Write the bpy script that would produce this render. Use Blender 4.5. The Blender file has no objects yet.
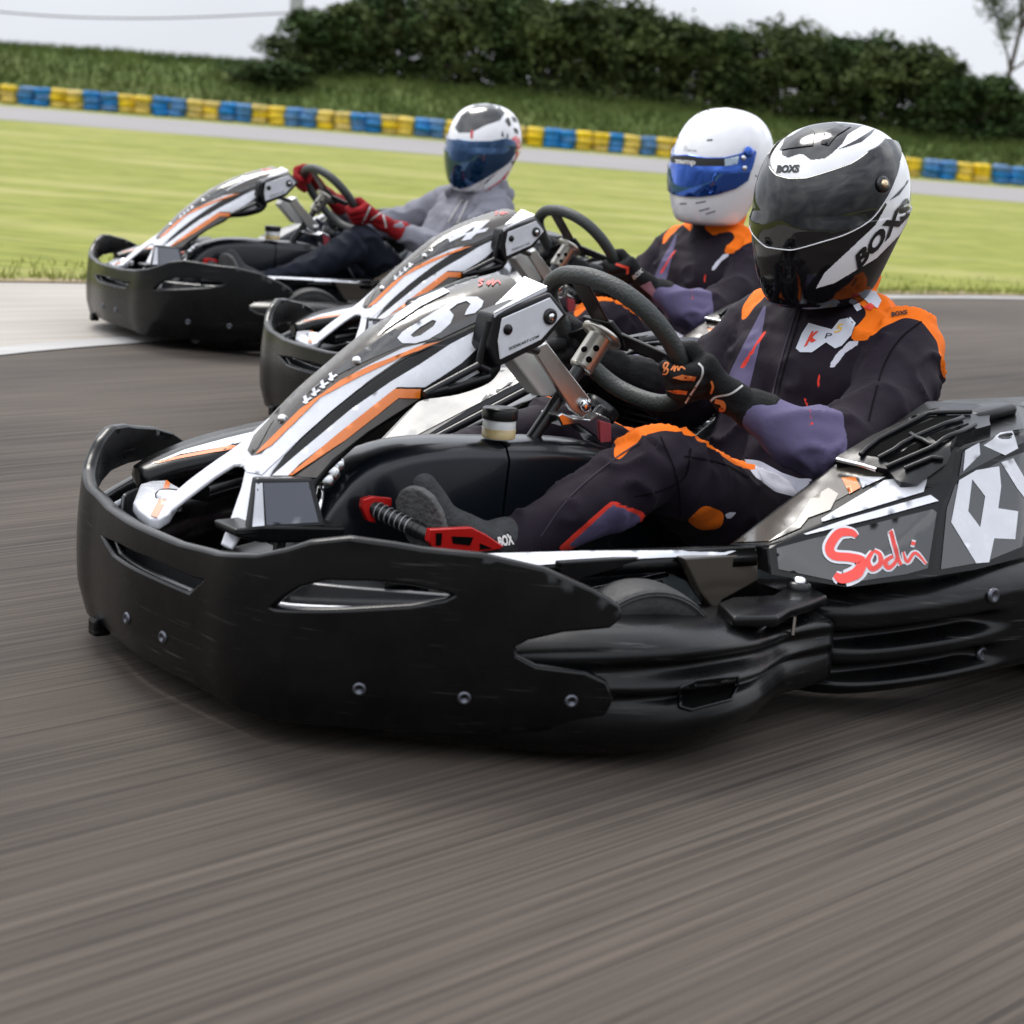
import bpy, bmesh, math, random
import numpy as np
from mathutils import Vector, Matrix, noise
from mathutils.bvhtree import BVHTree
from mathutils.geometry import delaunay_2d_cdt
random.seed(7)
SC = bpy.context.scene
COL = SC.collection
PI = math.pi
R = math.radians

# ------------------------------------------------------------------ camera calibration
FPX, CAMH, ROLL = 1900.0, 0.94, math.atan(0.081)
PITCH = math.atan2((512-115)*math.cos(ROLL), FPX)
KPOSE = {1: (-.556, 2.912, .661), 2: (-.594, 5.278, .641), 3: (-1.563, 7.161, .600)}

def ray(px, py, k=1):
    """sight line of the survey photo through (px,py), in the frame of kart k (x forward, y left, z up)"""
    cr, sr = math.cos(ROLL), math.sin(ROLL)
    X = px-512; Y = 512-py
    u = X*cr-Y*sr; v = X*sr+Y*cr
    c, s = math.cos(PITCH), math.sin(PITCH)
    d = (u, FPX*c+v*s, -FPX*s+v*c)
    if k == 0: return Vector((0, 0, CAMH)), Vector(d).normalized()
    tx, ty, th = KPOSE[k]
    f = (-math.cos(th), -math.sin(th)); l = (math.sin(th), -math.cos(th))
    o = Vector((-tx*f[0]-ty*f[1], -tx*l[0]-ty*l[1], CAMH))
    return o, Vector((d[0]*f[0]+d[1]*f[1], d[0]*l[0]+d[1]*l[1], d[2])).normalized()

def P(px, py, x=None, y=None, z=None, k=1):
    o, d = ray(px, py, k)
    t = (x-o[0])/d[0] if x is not None else (y-o[1])/d[1] if y is not None else (z-o[2])/d[2]
    return o+d*t

def proj(p, k=1):
    tx, ty, th = KPOSE[k]
    wx = p[0]*-math.cos(th)+p[1]*math.sin(th)+tx
    wy = p[0]*-math.sin(th)-p[1]*math.cos(th)+ty
    z = p[2]-CAMH
    c, s = math.cos(PITCH), math.sin(PITCH)
    d = wy*c-z*s; v = z*c+wy*s
    u = FPX*wx/d; v = FPX*v/d
    cr, sr = math.cos(ROLL), math.sin(ROLL)
    return 512+u*cr+v*sr, 512-(-u*sr+v*cr)

# ------------------------------------------------------------------ materials
MATS = {}
def nodes_of(m):
    m.use_nodes = True
    return m.node_tree.nodes, m.node_tree.links
def mat(name, col, rough=.5, metal=0., coat=0., bump=0., bscale=60., var=0., vscale=12., spec=.5, trans=0., tint=None, stretch=(1, 1, 1), coatr=.05, scuff=0, obrand=0):
    if name in MATS: return MATS[name]
    m = bpy.data.materials.new(name); N, L = nodes_of(m)
    b = N['Principled BSDF']
    b.inputs['Base Color'].default_value = (*col, 1)
    b.inputs['Roughness'].default_value = rough
    b.inputs['Metallic'].default_value = metal
    b.inputs['Coat Weight'].default_value = coat
    b.inputs['Coat Roughness'].default_value = coatr
    b.inputs['Specular IOR Level'].default_value = spec
    b.inputs['Transmission Weight'].default_value = trans
    tc = N.new('ShaderNodeTexCoord'); mp = N.new('ShaderNodeMapping')
    mp.inputs['Scale'].default_value = stretch
    L.new(tc.outputs['Object'], mp.inputs['Vector'])
    if var:
        n = N.new('ShaderNodeTexNoise'); n.inputs['Scale'].default_value = vscale; n.inputs['Detail'].default_value = 6
        n.inputs['Roughness'].default_value = .65
        L.new(mp.outputs[0], n.inputs['Vector'])
        mx = N.new('ShaderNodeMix'); mx.data_type = 'RGBA'
        c2 = tint if tint else tuple(min(1, c*(1+var)) for c in col)
        mx.inputs['A'].default_value = (*[c*(1-var*.5) for c in col], 1)
        mx.inputs['B'].default_value = (*c2, 1)
        rp = N.new('ShaderNodeMapRange'); rp.inputs['From Min'].default_value = .35; rp.inputs['From Max'].default_value = .68
        L.new(n.outputs['Fac'], rp.inputs['Value']); L.new(rp.outputs[0], mx.inputs['Factor'])
        L.new(mx.outputs['Result'], b.inputs['Base Color'])
        rr = N.new('ShaderNodeMapRange'); rr.inputs['To Min'].default_value = max(0, rough-.08); rr.inputs['To Max'].default_value = min(1, rough+.1)
        L.new(n.outputs['Fac'], rr.inputs['Value']); L.new(rr.outputs[0], b.inputs['Roughness'])
    if scuff:
        # fine scratches and rubbed patches, lighter and duller than the moulding
        src = b.inputs['Base Color'].links[0].from_socket
        fac = None
        for rz, sc in ((.15, (3, 3, 130)), (.5, (5, 5, 160)), (-.5, (4, 4, 110))):
            m3 = N.new('ShaderNodeMapping'); m3.inputs['Scale'].default_value = sc; m3.inputs['Rotation'].default_value = (rz, .1, rz)
            L.new(tc.outputs['Object'], m3.inputs[0]); s3 = N.new('ShaderNodeTexNoise'); s3.inputs['Scale'].default_value = 1.6; s3.inputs['Detail'].default_value = 3; L.new(m3.outputs[0], s3.inputs['Vector'])
            r3 = N.new('ShaderNodeMapRange'); r3.inputs['From Min'].default_value = .66; r3.inputs['From Max'].default_value = .74; L.new(s3.outputs['Fac'], r3.inputs[0])
            if fac is None: fac = r3.outputs[0]
            else:
                q = N.new('ShaderNodeMath'); q.operation = 'MAXIMUM'; L.new(fac, q.inputs[0]); L.new(r3.outputs[0], q.inputs[1]); fac = q.outputs[0]
        n5 = N.new('ShaderNodeTexNoise'); n5.inputs['Scale'].default_value = 7; n5.inputs['Detail'].default_value = 2; L.new(tc.outputs['Object'], n5.inputs['Vector'])
        r5 = N.new('ShaderNodeMapRange'); r5.inputs['From Min'].default_value = .48; r5.inputs['From Max'].default_value = .62; r5.inputs['To Max'].default_value = scuff; L.new(n5.outputs['Fac'], r5.inputs[0])
        q = N.new('ShaderNodeMath'); q.operation = 'MULTIPLY'; L.new(fac, q.inputs[0]); L.new(r5.outputs[0], q.inputs[1])
        m5 = N.new('ShaderNodeMix'); m5.data_type = 'RGBA'; m5.inputs['B'].default_value = (.075, .072, .07, 1); L.new(src, m5.inputs['A']); L.new(q.outputs[0], m5.inputs['Factor']); L.new(m5.outputs['Result'], b.inputs['Base Color'])
    if obrand:
        oi = N.new('ShaderNodeObjectInfo'); hv = N.new('ShaderNodeHueSaturation'); r6 = N.new('ShaderNodeMapRange'); r6.inputs['To Min'].default_value = 1-obrand; r6.inputs['To Max'].default_value = 1+obrand*.4
        L.new(oi.outputs['Random'], r6.inputs[0]); L.new(r6.outputs[0], hv.inputs['Value']); L.new(r6.outputs[0], hv.inputs['Saturation'])
        L.new(b.inputs['Base Color'].links[0].from_socket, hv.inputs['Color']); L.new(hv.outputs[0], b.inputs['Base Color'])
    if bump:
        n = N.new('ShaderNodeTexNoise'); n.inputs['Scale'].default_value = bscale; n.inputs['Detail'].default_value = 5
        L.new(mp.outputs[0], n.inputs['Vector'])
        bp = N.new('ShaderNodeBump'); bp.inputs['Strength'].default_value = bump; bp.inputs['Distance'].default_value = .01
        L.new(n.outputs['Fac'], bp.inputs['Height']); L.new(bp.outputs[0], b.inputs['Normal'])
    MATS[name] = m
    return m

M_plastic = mat('black moulded plastic', (.0022, .0024, .003), .27, bump=.035, bscale=35, var=.5, vscale=9, tint=(.0055, .0054, .0055), spec=.22, coat=.09, coatr=.1, scuff=.7)
M_plastic2 = mat('dark ribbed plastic', (.006, .006, .0075), .3, bump=.05, bscale=60, spec=.35)
M_gloss = mat('glossy black sticker', (.010, .010, .011), .08, coat=1., bump=.10, bscale=3.2)
M_gloss2 = mat('glossy brown grey sticker', (.055, .046, .037), .22, coat=.3, bump=.02, bscale=12)
M_white = mat('white sticker', (.64, .65, .69), .25, coat=.4, var=.08, vscale=20)
M_orange = mat('orange sticker', (.72, .17, .012), .25, coat=.5)
M_alu = mat('brushed aluminium', (.62, .62, .6), .28, metal=1, bump=.05, bscale=200)
M_steel = mat('bright steel', (.75, .75, .76), .15, metal=1)
M_red = mat('red anodised metal', (.65, .018, .015), .25, metal=.35, coat=.6)
M_rubber = mat('tyre rubber', (.02, .02, .021), .6, bump=.2, bscale=90, var=.4)
M_foam = mat('steering wheel foam', (.03, .034, .032), .5, bump=.3, bscale=190)
M_blacksat = mat('satin black metal', (.012, .012, .013), .3, metal=.2)
M_tank = mat('translucent black tank plastic', (.006, .008, .011), .27, bump=.03, bscale=20, coat=.2, spec=.4)
M_seat = mat('grey seat shell', (.13, .15, .16), .3, coat=.3)
M_carbon = mat('grey floor metal', (.05, .05, .05), .4, metal=.6)
M_dark = mat('painted hole darkness', (.002, .002, .002), .8, spec=.05)  # flat black patches paint the dark inside of slots, louvres and drilled holes
M_redsk = mat('red script sticker', (.75, .04, .025), .3, coat=.3, var=.2)

# ------------------------------------------------------------------ mesh builder
class MB:
    def __init__(s): s.v = []; s.f = []; s.m = []; s.sm = []; s.mats = []
    def mi(s, mt):
        if mt not in s.mats: s.mats.append(mt)
        return s.mats.index(mt)
    def add(s, vs, fs, mt, smooth=True):
        o = len(s.v); i = s.mi(mt)
        s.v += [tuple(p) for p in vs]
        for f in fs:
            s.f.append(tuple(a+o for a in f)); s.m.append(i); s.sm.append(smooth)
    def addbm(s, bm, mt, smooth=False):
        bm.verts.index_update()
        s.add([v.co for v in bm.verts], [[v.index for v in f.verts] for f in bm.faces], mt, smooth); bm.free()
    def merge(s, o, mirror=False):
        off = len(s.v)
        s.v += [(x, -y, z) if mirror else (x, y, z) for x, y, z in o.v]
        for f, m, sm in zip(o.f, o.m, o.sm):
            g = tuple(a+off for a in f)
            s.f.append(g[::-1] if mirror else g); s.m.append(s.mi(o.mats[m])); s.sm.append(sm)
    def mirrored(s):
        o = MB(); o.merge(s, True); return o
    def mesh(s, name):
        me = bpy.data.meshes.new(name)
        me.from_pydata(s.v, [], s.f)
        for m in s.mats: me.materials.append(m)
        me.polygons.foreach_set('material_index', s.m)
        me.polygons.foreach_set('use_smooth', s.sm)
        me.update(); return me
    def bvh(s): return BVHTree.FromPolygons([Vector(p) for p in s.v], s.f)

def build(name, mb, parent=None, loc=None, label=None, auto=None):
    me = mb.mesh(name)
    if auto:
        bm = bmesh.new(); bm.from_mesh(me)
        bmesh.ops.remove_doubles(bm, verts=bm.verts, dist=1e-5)
        bmesh.ops.recalc_face_normals(bm, faces=bm.faces)
        for f in bm.faces: f.smooth = True
        for e in bm.edges:
            if len(e.link_faces) == 2 and e.calc_face_angle(0) > R(auto): e.smooth = False
        bm.to_mesh(me); bm.free()
    o = bpy.data.objects.new(name, me); COL.objects.link(o)
    if parent: o.parent = parent
    if loc: o.location = loc
    if label: o['label'] = label
    return o

def empty(name, loc, rz, label, cat, group=None):
    o = bpy.data.objects.new(name, None); COL.objects.link(o)
    o.location = loc; o.rotation_euler = (0, 0, rz); o.empty_display_size = .1
    o['label'] = label; o['category'] = cat
    if group: o['group'] = group
    return o

def catmull(pts, n=6, closed=False):
    pts = [Vector(p) for p in pts]; out = []; N = len(pts)
    for i in range(N if closed else N-1):
        g = lambda j: pts[j % N] if closed else pts[max(0, min(N-1, j))]
        a, b, c, d = g(i-1), g(i), g(i+1), g(i+2)
        for k in range(n):
            t = k/n
            out.append(.5*((2*b)+(c-a)*t+(2*a-5*b+4*c-d)*t*t+(3*b-a-3*c+d)*t**3))
    if not closed: out.append(pts[-1])
    return out

def interp(pts, n=8):
    """smooth function table x->y through sorted pts"""
    xs = [p[0] for p in pts]; ys = [p[1:] for p in pts]
    def f(x):
        if x <= xs[0]: return ys[0]
        if x >= xs[-1]: return ys[-1]
        i = max(j for j in range(len(xs)) if xs[j] <= x); i = min(i, len(xs)-2)
        t = (x-xs[i])/(xs[i+1]-xs[i]); t2 = t*t; t3 = t2*t
        def tan(j, c):
            if j <= 0 or j >= len(xs)-1:
                j0 = max(0, j-1); j1 = min(len(xs)-1, j+1)
            else: j0, j1 = j-1, j+1
            return (ys[j1][c]-ys[j0][c])/(xs[j1]-xs[j0])
        h = xs[i+1]-xs[i]
        return tuple((2*t3-3*t2+1)*ys[i][c]+(t3-2*t2+t)*h*tan(i, c)+(-2*t3+3*t2)*ys[i+1][c]+(t3-t2)*h*tan(i+1, c) for c in range(len(ys[0])))
    return f

def tube(mb, pts, r, mt, seg=12, closed=False, cap=True, flat=None):
    pts = [Vector(p) for p in pts]; n = len(pts)
    rr = r if isinstance(r, (list, tuple)) else [r]*n
    T = []
    for i in range(n):
        a = pts[(i-1) % n] if closed or i > 0 else pts[i]
        b = pts[(i+1) % n] if closed or i < n-1 else pts[i]
        T.append((b-a).normalized())
    up = Vector((0, 0, 1)) if abs(T[0].z) < .9 else Vector((1, 0, 0))
    nrm = (up-T[0]*up.dot(T[0])).normalized(); V = []
    for i in range(n):
        nrm = (nrm-T[i]*nrm.dot(T[i])).normalized(); bi = T[i].cross(nrm)
        for k in range(seg):
            a = 2*PI*k/seg
            fl = flat if flat else (1, 1)
            V.append(pts[i]+nrm*math.cos(a)*rr[i]*fl[0]+bi*math.sin(a)*rr[i]*fl[1])
    F = []
    for i in range(n if closed else n-1):
        j = (i+1) % n
        for k in range(seg):
            k2 = (k+1) % seg
            F.append((i*seg+k, i*seg+k2, j*seg+k2, j*seg+k))
    mb.add(V, F, mt)
    if not closed and cap:
        mb.add(V[:seg], [tuple(range(seg))[::-1]], mt, False); mb.add(V[-seg:], [tuple(range(seg))], mt, False)

def loft(mb, secs, mt, smooth=True, caps=True, closed=True):
    n = len(secs[0]); V = [p for s in secs for p in s]; F = []
    for i in range(len(secs)-1):
        for k in range(n if closed else n-1):
            k2 = (k+1) % n
            F.append((i*n+k, i*n+k2, (i+1)*n+k2, (i+1)*n+k))
    mb.add(V, F, mt, smooth)
    if caps:
        mb.add(secs[0], [tuple(range(n))[::-1]], mt, False); mb.add(secs[-1], [tuple(range(n))], mt, False)

def lathe(mb, prof, c, ax, mt, seg=24, smooth=True, mt2=None):
    """prof: list of (r, h) along axis ax from c"""
    ax = Vector(ax).normalized(); up = Vector((0, 0, 1)) if abs(ax.z) < .9 else Vector((1, 0, 0))
    a = (up-ax*up.dot(ax)).normalized(); b = ax.cross(a); c = Vector(c)
    secs = [[c+ax*h+(a*math.cos(2*PI*k/seg)+b*math.sin(2*PI*k/seg))*max(r, 1e-4) for k in range(seg)] for r, h in prof]
    loft(mb, secs, mt, smooth, caps=False)
    mb.add(secs[0], [tuple(range(seg))], mt, False); mb.add(secs[-1], [tuple(range(seg))], mt, False)

def boxbm(size, bevel=.003, M=None):
    bm = bmesh.new(); bmesh.ops.create_cube(bm, size=1)
    bmesh.ops.scale(bm, vec=size, verts=bm.verts)
    if bevel: bmesh.ops.bevel(bm, geom=bm.edges[:], offset=bevel, segments=2, affect='EDGES', profile=.6)
    if M is not None: bmesh.ops.transform(bm, matrix=M, verts=bm.verts)
    return bm

def prism(mb, pts, depth, mt, bevel=.003, seg=2, smooth=False):
    """closed planar polygon (3D points) extruded by the vector depth, all edges bevelled"""
    bm = bmesh.new(); d = Vector(depth)
    vs = [bm.verts.new(Vector(p)) for p in pts]; f = bm.faces.new(vs)
    r = bmesh.ops.extrude_face_region(bm, geom=[f])
    bmesh.ops.translate(bm, vec=d, verts=[g for g in r['geom'] if isinstance(g, bmesh.types.BMVert)])
    bmesh.ops.recalc_face_normals(bm, faces=bm.faces)
    if bevel:
        es = [e for e in bm.edges if e.calc_face_angle(0) > .2]
        bmesh.ops.bevel(bm, geom=es, offset=bevel, segments=seg, affect='EDGES', profile=.5, clamp_overlap=True)
    mb.addbm(bm, mt, smooth)

def inpoly(x, y, poly):
    c = False; j = len(poly)-1
    for i in range(len(poly)):
        xi, yi = poly[i]; xj, yj = poly[j]
        if (yi > y) != (yj > y) and x < (xj-xi)*(y-yi)/(yj-yi)+xi: c = not c
        j = i
    return c

def resample(poly, step):
    out = []
    for i in range(len(poly)):
        a = poly[i]; b = poly[(i+1) % len(poly)]
        L = math.hypot(b[0]-a[0], b[1]-a[1]); n = max(1, int(math.ceil(L/step)))
        for k in range(n): out.append((a[0]+(b[0]-a[0])*k/n, a[1]+(b[1]-a[1])*k/n))
    return out

def tri2d(outline, holes, step):
    loops = [resample(outline, step)]+[resample(h, step) for h in holes]
    V = []; E = []
    for L in loops:
        o = len(V); V += L; E += [(o+i, o+(i+1) % len(L)) for i in range(len(L))]
    nb = len(V)
    xs = [p[0] for p in outline]; ys = [p[1] for p in outline]
    y = min(ys)+step*.5; row = 0
    bnd = np.array(V)
    while y < max(ys):
        x = min(xs)+step*(.5 if row % 2 else .25)
        while x < max(xs):
            if inpoly(x, y, outline) and not any(inpoly(x, y, h) for h in holes):
                if np.min((bnd[:nb, 0]-x)**2+(bnd[:nb, 1]-y)**2) > (step*.45)**2: V.append((x, y))
            x += step
        y += step*.87; row += 1
    ov, oe, of, *_ = delaunay_2d_cdt([Vector(p) for p in V], E, [], 0, 1e-7)
    F = []
    for f in of:
        cx = sum(ov[i][0] for i in f)/3; cy = sum(ov[i][1] for i in f)/3
        if inpoly(cx, cy, outline) and not any(inpoly(cx, cy, h) for h in holes): F.append(tuple(f))
    return [tuple(p) for p in ov], F, loops

def shell(mb, mapf, outline, holes, th, mt, step=.02, rings=4, mt_back=None, ext=1.):
    """solid plate of thickness th following the surface mapf(u,v,w), with rounded rims"""
    def area(L): return sum(L[i][0]*L[(i+1) % len(L)][1]-L[(i+1) % len(L)][0]*L[i][1] for i in range(len(L)))
    V, F, loops = tri2d(outline, holes, step)
    A = [mapf(u, v, 0) for u, v in V]; B = [mapf(u, v, -th) for u, v in V]
    # orientation
    flip = False
    if F:
        f = F[0]; n = (A[f[1]]-A[f[0]]).cross(A[f[2]]-A[f[0]])
        flip = n.dot(A[f[0]]-B[f[0]]) < 0
    mb.add(A, [f[::-1] if flip else f for f in F], mt); mb.add(B, [f if flip else f[::-1] for f in F], mt_back or mt)
    for li, L in enumerate(loops):
        sgn = 1 if area(L) > 0 else -1
        if li > 0: sgn = -sgn
        n = len(L); secs = []
        for k in range(rings+1):
            a = PI/2-PI*k/rings; s = []
            for i in range(n):
                p, q, r_ = L[i-1], L[i], L[(i+1) % n]
                t = Vector((r_[0]-p[0], r_[1]-p[1])); t = t.normalized() if t.length > 1e-9 else Vector((1, 0))
                nx, ny = t[1]*sgn, -t[0]*sgn
                rr = th/2*math.cos(a)*ext
                s.append(mapf(q[0]+nx*rr, q[1]+ny*rr, -th/2+th/2*math.sin(a)))
            secs.append(s)
        loft(mb, secs, mt, True, caps=False)

def uvpix(mapf, px, py, g, k=1):
    u, v = g
    for _ in range(25):
        q = proj(mapf(u, v, 0), k); e = (px-q[0], py-q[1])
        if abs(e[0])+abs(e[1]) < .02: break
        h = 1e-4
        a = proj(mapf(u+h, v, 0), k); b = proj(mapf(u, v+h, 0), k)
        J = ((a[0]-q[0])/h, (b[0]-q[0])/h, (a[1]-q[1])/h, (b[1]-q[1])/h)
        det = J[0]*J[3]-J[1]*J[2]
        if abs(det) < 1: break
        du = (e[0]*J[3]-J[1]*e[1])/det; dv = (J[0]*e[1]-J[2]*e[0])/det
        m = max(abs(du), abs(dv)); s = min(1, .06/m) if m > 0 else 1
        u += du*s; v += dv*s
    return u, v

def hitter(bvh, off, k=1, M=None):
    """returns px -> point on the surface lifted by off; M maps local->kart frame when the mesh has its own frame"""
    Mi = M.inverted() if M is not None else None
    def h(px, py, extra=0):
        o, d = ray(px, py, k)
        if Mi is not None: o = Mi@o; d = (Mi.to_3x3()@d).normalized()
        loc, nor, idx, dist = bvh.ray_cast(o, d)
        if loc is None:
            for jx, jy in ((.13, .07), (-.11, .09), (.08, -.12), (-.09, -.1)):
                o2, d2 = ray(px+jx, py+jy, k)
                if Mi is not None: o2 = Mi@o2; d2 = (Mi.to_3x3()@d2).normalized()
                loc, nor, idx, dist = bvh.ray_cast(o2, d2)
                if loc is not None: break
        if loc is None: return None
        if nor.dot(d) > 0: nor = -nor
        return loc+nor*(off+extra)
    h.k = k
    return h

def decal(mb, hit, poly, mt, step=5, holes=(), raise_=None):
    """sticker cut to the outline poly and laid on the surface under it; raise_ makes it a raised pad with walls"""
    V, F, loops = tri2d(poly, list(holes), step)
    W = [hit(*p) for p in V]
    nb_ = {}
    for f in F:
        for i in f: nb_.setdefault(i, set()).update(f)
    o_ = ray(512, 512, getattr(hit, 'k', 1))[0]
    dist = [None if w is None else (w-o_).length for w in W]
    for i, ns in nb_.items():
        ds = sorted(dist[j] for j in ns if j != i and dist[j] is not None)
        if len(ds) > 2 and dist[i] is not None:
            m_ = ds[len(ds)//2]
            if abs(dist[i]-m_) > .06 and ds[-1]-ds[0] < .05:
                good = [W[j] for j in ns if j != i and W[j] is not None]
                W[i] = sum(good, Vector())/len(good)
    F2 = []
    for f in F:
        if any(W[i] is None for i in f): continue
        c = [W[i] for i in f]
        if max((c[0]-c[1]).length, (c[1]-c[2]).length, (c[0]-c[2]).length) > .09: continue
        F2.append(f)
    fin = [w if w is not None else Vector((0, 0, 0)) for w in W]
    used = sorted({i for f in F2 for i in f}); mp = {u: i for i, u in enumerate(used)}
    # face the camera side
    out = []
    o, _ = ray(512, 512)
    for f in F2:
        a, b, c = [fin[i] for i in f]
        out.append(tuple(mp[i] for i in f))
    mb.add([fin[i] for i in used], out, mt)
    if raise_:
        for L in loops:
            top = [hit(*p) for p in L]; bot = [hit(p[0], p[1], -raise_) for p in L]
            if any(t is None for t in top): continue
            loft(mb, [top, bot], mt, False, caps=False)

_fc = {}
def textmesh(s, shear=0, bold=0):
    key = (s, shear, bold)
    if key in _fc: return _fc[key]
    cu = bpy.data.curves.new('t', 'FONT'); cu.body = s; cu.shear = shear; cu.offset = bold; cu.resolution_u = 3
    ob = bpy.data.objects.new('t', cu)
    me = bpy.data.meshes.new_from_object(ob)
    bm = bmesh.new(); bm.from_mesh(me)
    bmesh.ops.remove_doubles(bm, verts=bm.verts, dist=1e-4)
    bmesh.ops.triangulate(bm, faces=bm.faces)
    for _ in range(2):
        es = [e for e in bm.edges if e.calc_length() > .18]
        if es: bmesh.ops.subdivide_edges(bm, edges=es, cuts=1)
        bmesh.ops.triangulate(bm, faces=bm.faces)
    bm.verts.index_update()
    V = [v.co.copy() for v in bm.verts]; F = [tuple(v.index for v in f.verts) for f in bm.faces]
    bm.free(); bpy.data.meshes.remove(me); bpy.data.objects.remove(ob); bpy.data.curves.remove(cu)
    x0 = min(v.x for v in V); x1 = max(v.x for v in V); y0 = min(v.y for v in V); y1 = max(v.y for v in V)
    V = [((v.x-x0)/(x1-x0), (v.y-y0)/(y1-y0)) for v in V]
    _fc[key] = (V, F); return _fc[key]

def text(mb, hit, s, quad, mt, shear=0, bold=0):
    """lettering stretched over quad = (bottom-left, bottom-right, top-right, top-left)"""
    V, F = textmesh(s, shear, bold); a, b, c, d = quad
    W = []
    for u, v in V:
        x = (a[0]*(1-u)+b[0]*u)*(1-v)+(d[0]*(1-u)+c[0]*u)*v
        y = (a[1]*(1-u)+b[1]*u)*(1-v)+(d[1]*(1-u)+c[1]*u)*v
        W.append(hit(x, y))
    if any(w is None for w in W):
        F = [f for f in F if all(W[i] is not None for i in f)]; W = [w or Vector() for w in W]
    mb.add(W, F, mt)

def stroke(pts, w):
    """brush stroke outline in 2D: pts list of (x,y[,scale])"""
    pp = [Vector((p[0], p[1], p[2] if len(p) > 2 else 1)) for p in pts]
    c = catmull(pp, 6); L = []; Rr = []
    for i in range(len(c)):
        a = c[max(0, i-1)]; b = c[min(len(c)-1, i+1)]; t = Vector((b.x-a.x, b.y-a.y)).normalized()
        h = w*.5*c[i].z
        L.append((c[i].x-t.y*h, c[i].y+t.x*h)); Rr.append((c[i].x+t.y*h, c[i].y-t.x*h))
    return L, Rr
def strokedecal(mb, hit, pts, w, mt):
    L, Rr = stroke(pts, w)
    A = [hit(*p) for p in L]; B = [hit(*p) for p in Rr]
    n = len(A); V = A+B
    F = [(i, i+1, n+i+1, n+i) for i in range(n-1) if all(V[j] is not None for j in (i, i+1, n+i+1, n+i))]
    mb.add([v or Vector() for v in V], F, mt)

def evalmesh(me, mods):
    o = bpy.data.objects.new('tmp', me); COL.objects.link(o)
    for typ, kw in mods:
        m = o.modifiers.new(typ, typ)
        for a, b in kw.items(): setattr(m, a, b)
    dg = bpy.context.evaluated_depsgraph_get(); dg.update()
    r = bpy.data.meshes.new_from_object(o.evaluated_get(dg))
    bpy.data.objects.remove(o)
    return r

def capsule(mb, p0, r0, p1, r1, mt, sx=1., ax=None, seg=16):
    """tapered limb with round ends; sx squashes it along ax"""
    p0 = Vector(p0); p1 = Vector(p1); t = p1-p0; L = t.length; t = t.normalized() if L > 1e-6 else Vector((0, 0, 1))
    up = Vector(ax) if ax else (Vector((0, 0, 1)) if abs(t.z) < .9 else Vector((1, 0, 0)))
    a = (up-t*up.dot(t)).normalized(); b = t.cross(a); secs = []
    def ring(c, r): secs.append([c+(a*math.cos(2*PI*k/seg)*sx+b*math.sin(2*PI*k/seg))*r for k in range(seg)])
    for i in range(1, 5):
        an = PI/2*(1-i/5.); ring(p0-t*math.sin(an)*r0, r0*math.cos(an))
    for i in range(6): ring(p0+t*L*i/5, r0+(r1-r0)*i/5)
    for i in range(1, 5):
        an = PI/2*i/5.; ring(p1+t*math.sin(an)*r1, r1*math.cos(an))
    loft(mb, secs, mt, True, caps=True)
#@@KART
# ================================================================== KART (built in its own frame: x forward, y left, z up)
def mirror_pts(pts): return [(p[0], -p[1], p[2]) for p in pts]
kart = empty('racing_kart', (KPOSE[1][0], KPOSE[1][1], 0.006), PI+KPOSE[1][2],
             'black rental racing kart number 16 with orange and white fairing, nearest to the camera', 'racing kart', 'racing karts cornering side by side')

M_boltd = mat('dull bolt steel', (.11, .115, .135), .3, metal=.8)
# ---- front bumper: a deep moulded band, bow-shaped in plan
plan_half = [(0.034, 0), (0.03, .1), (0.02, .2), (0.012, .28), (-.022, .36), (-.08, .42), (-.155, .478), (-.24, .54), (-.33, .597), (-.43, .65), (-.5, .685)]
plan = [(x-.014*min(1, y/.25), -y*.94) for x, y in plan_half[:0:-1]]+plan_half
pc = catmull([(x, y, 0) for x, y in plan], 10)
acc = [0.]
for a, b in zip(pc, pc[1:]): acc.append(acc[-1]+(b-a).length)
mid = acc[pc.index(min(pc, key=lambda p: abs(p.y)+abs(p.x-.034)))]
ACC = np.array(acc)-mid; PX = np.array([p.x for p in pc]); PY = np.array([p.y for p in pc])
def bplan(u):
    return float(np.interp(u, ACC, PX)), float(np.interp(u, ACC, PY))
def bumper(u, v, w):
    x, y = bplan(u); x0, y0 = bplan(u-.012); x1, y1 = bplan(u+.012)
    t = Vector((x1-x0, y1-y0)).normalized(); nx, ny = t.y, -t.x
    w2 = w+.02*math.sin(min(1, max(0, (v-.04)/.28))*PI)*.5-max(0, .1-v)*.18
    return Vector((x+nx*w2, y+ny*w2, v))
def b2(px, py, g=(.35, .2)): return uvpix(bumper, px, py, g)
top_px = [(110, 518), (146, 537), (177, 550), (216, 560), (255, 562), (287, 556), (310, 549), (349, 545), (392, 551), (420, 556), (481, 562), (543, 576), (592, 597), (617, 612), (620, 621), (609, 630),
          (563, 634), (527, 642), (512, 650), (514, 662), (535, 673), (584, 679), (604, 688), (611, 703), (600, 724), (584, 730)]
bot_px = [(584, 731), (460, 737), (390, 733), (330, 728), (260, 720), (240, 713), (215, 700), (180, 680), (130, 655), (97, 638)]
tp = [b2(*p) for p in top_px]; tp = [p for p in tp if p[0] > 0.02]
bp_ = [b2(*p, g=(.2, .06)) for p in bot_px]; bp_ = [p for p in bp_ if p[0] > 0.0]
print('bumper top', [tuple(round(c, 3) for c in p) for p in tp][:8])
z_top0 = tp[0][1]; z_bot0 = bp_[-1][1]
half = tp+bp_
ol = half+[(-(u if u < .3 else .3+(u-.3)*.8), v+.018*math.exp(-((u-.5)/.14)**2) if v > .24 else v) for u, v in half[::-1]]
vent = [b2(*p) for p in [(266, 612), (280, 600), (298, 589), (325, 582), (372, 583), (411, 587), (445, 594), (459, 600), (445, 607), (411, 613), (333, 617), (275, 616)]]
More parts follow.
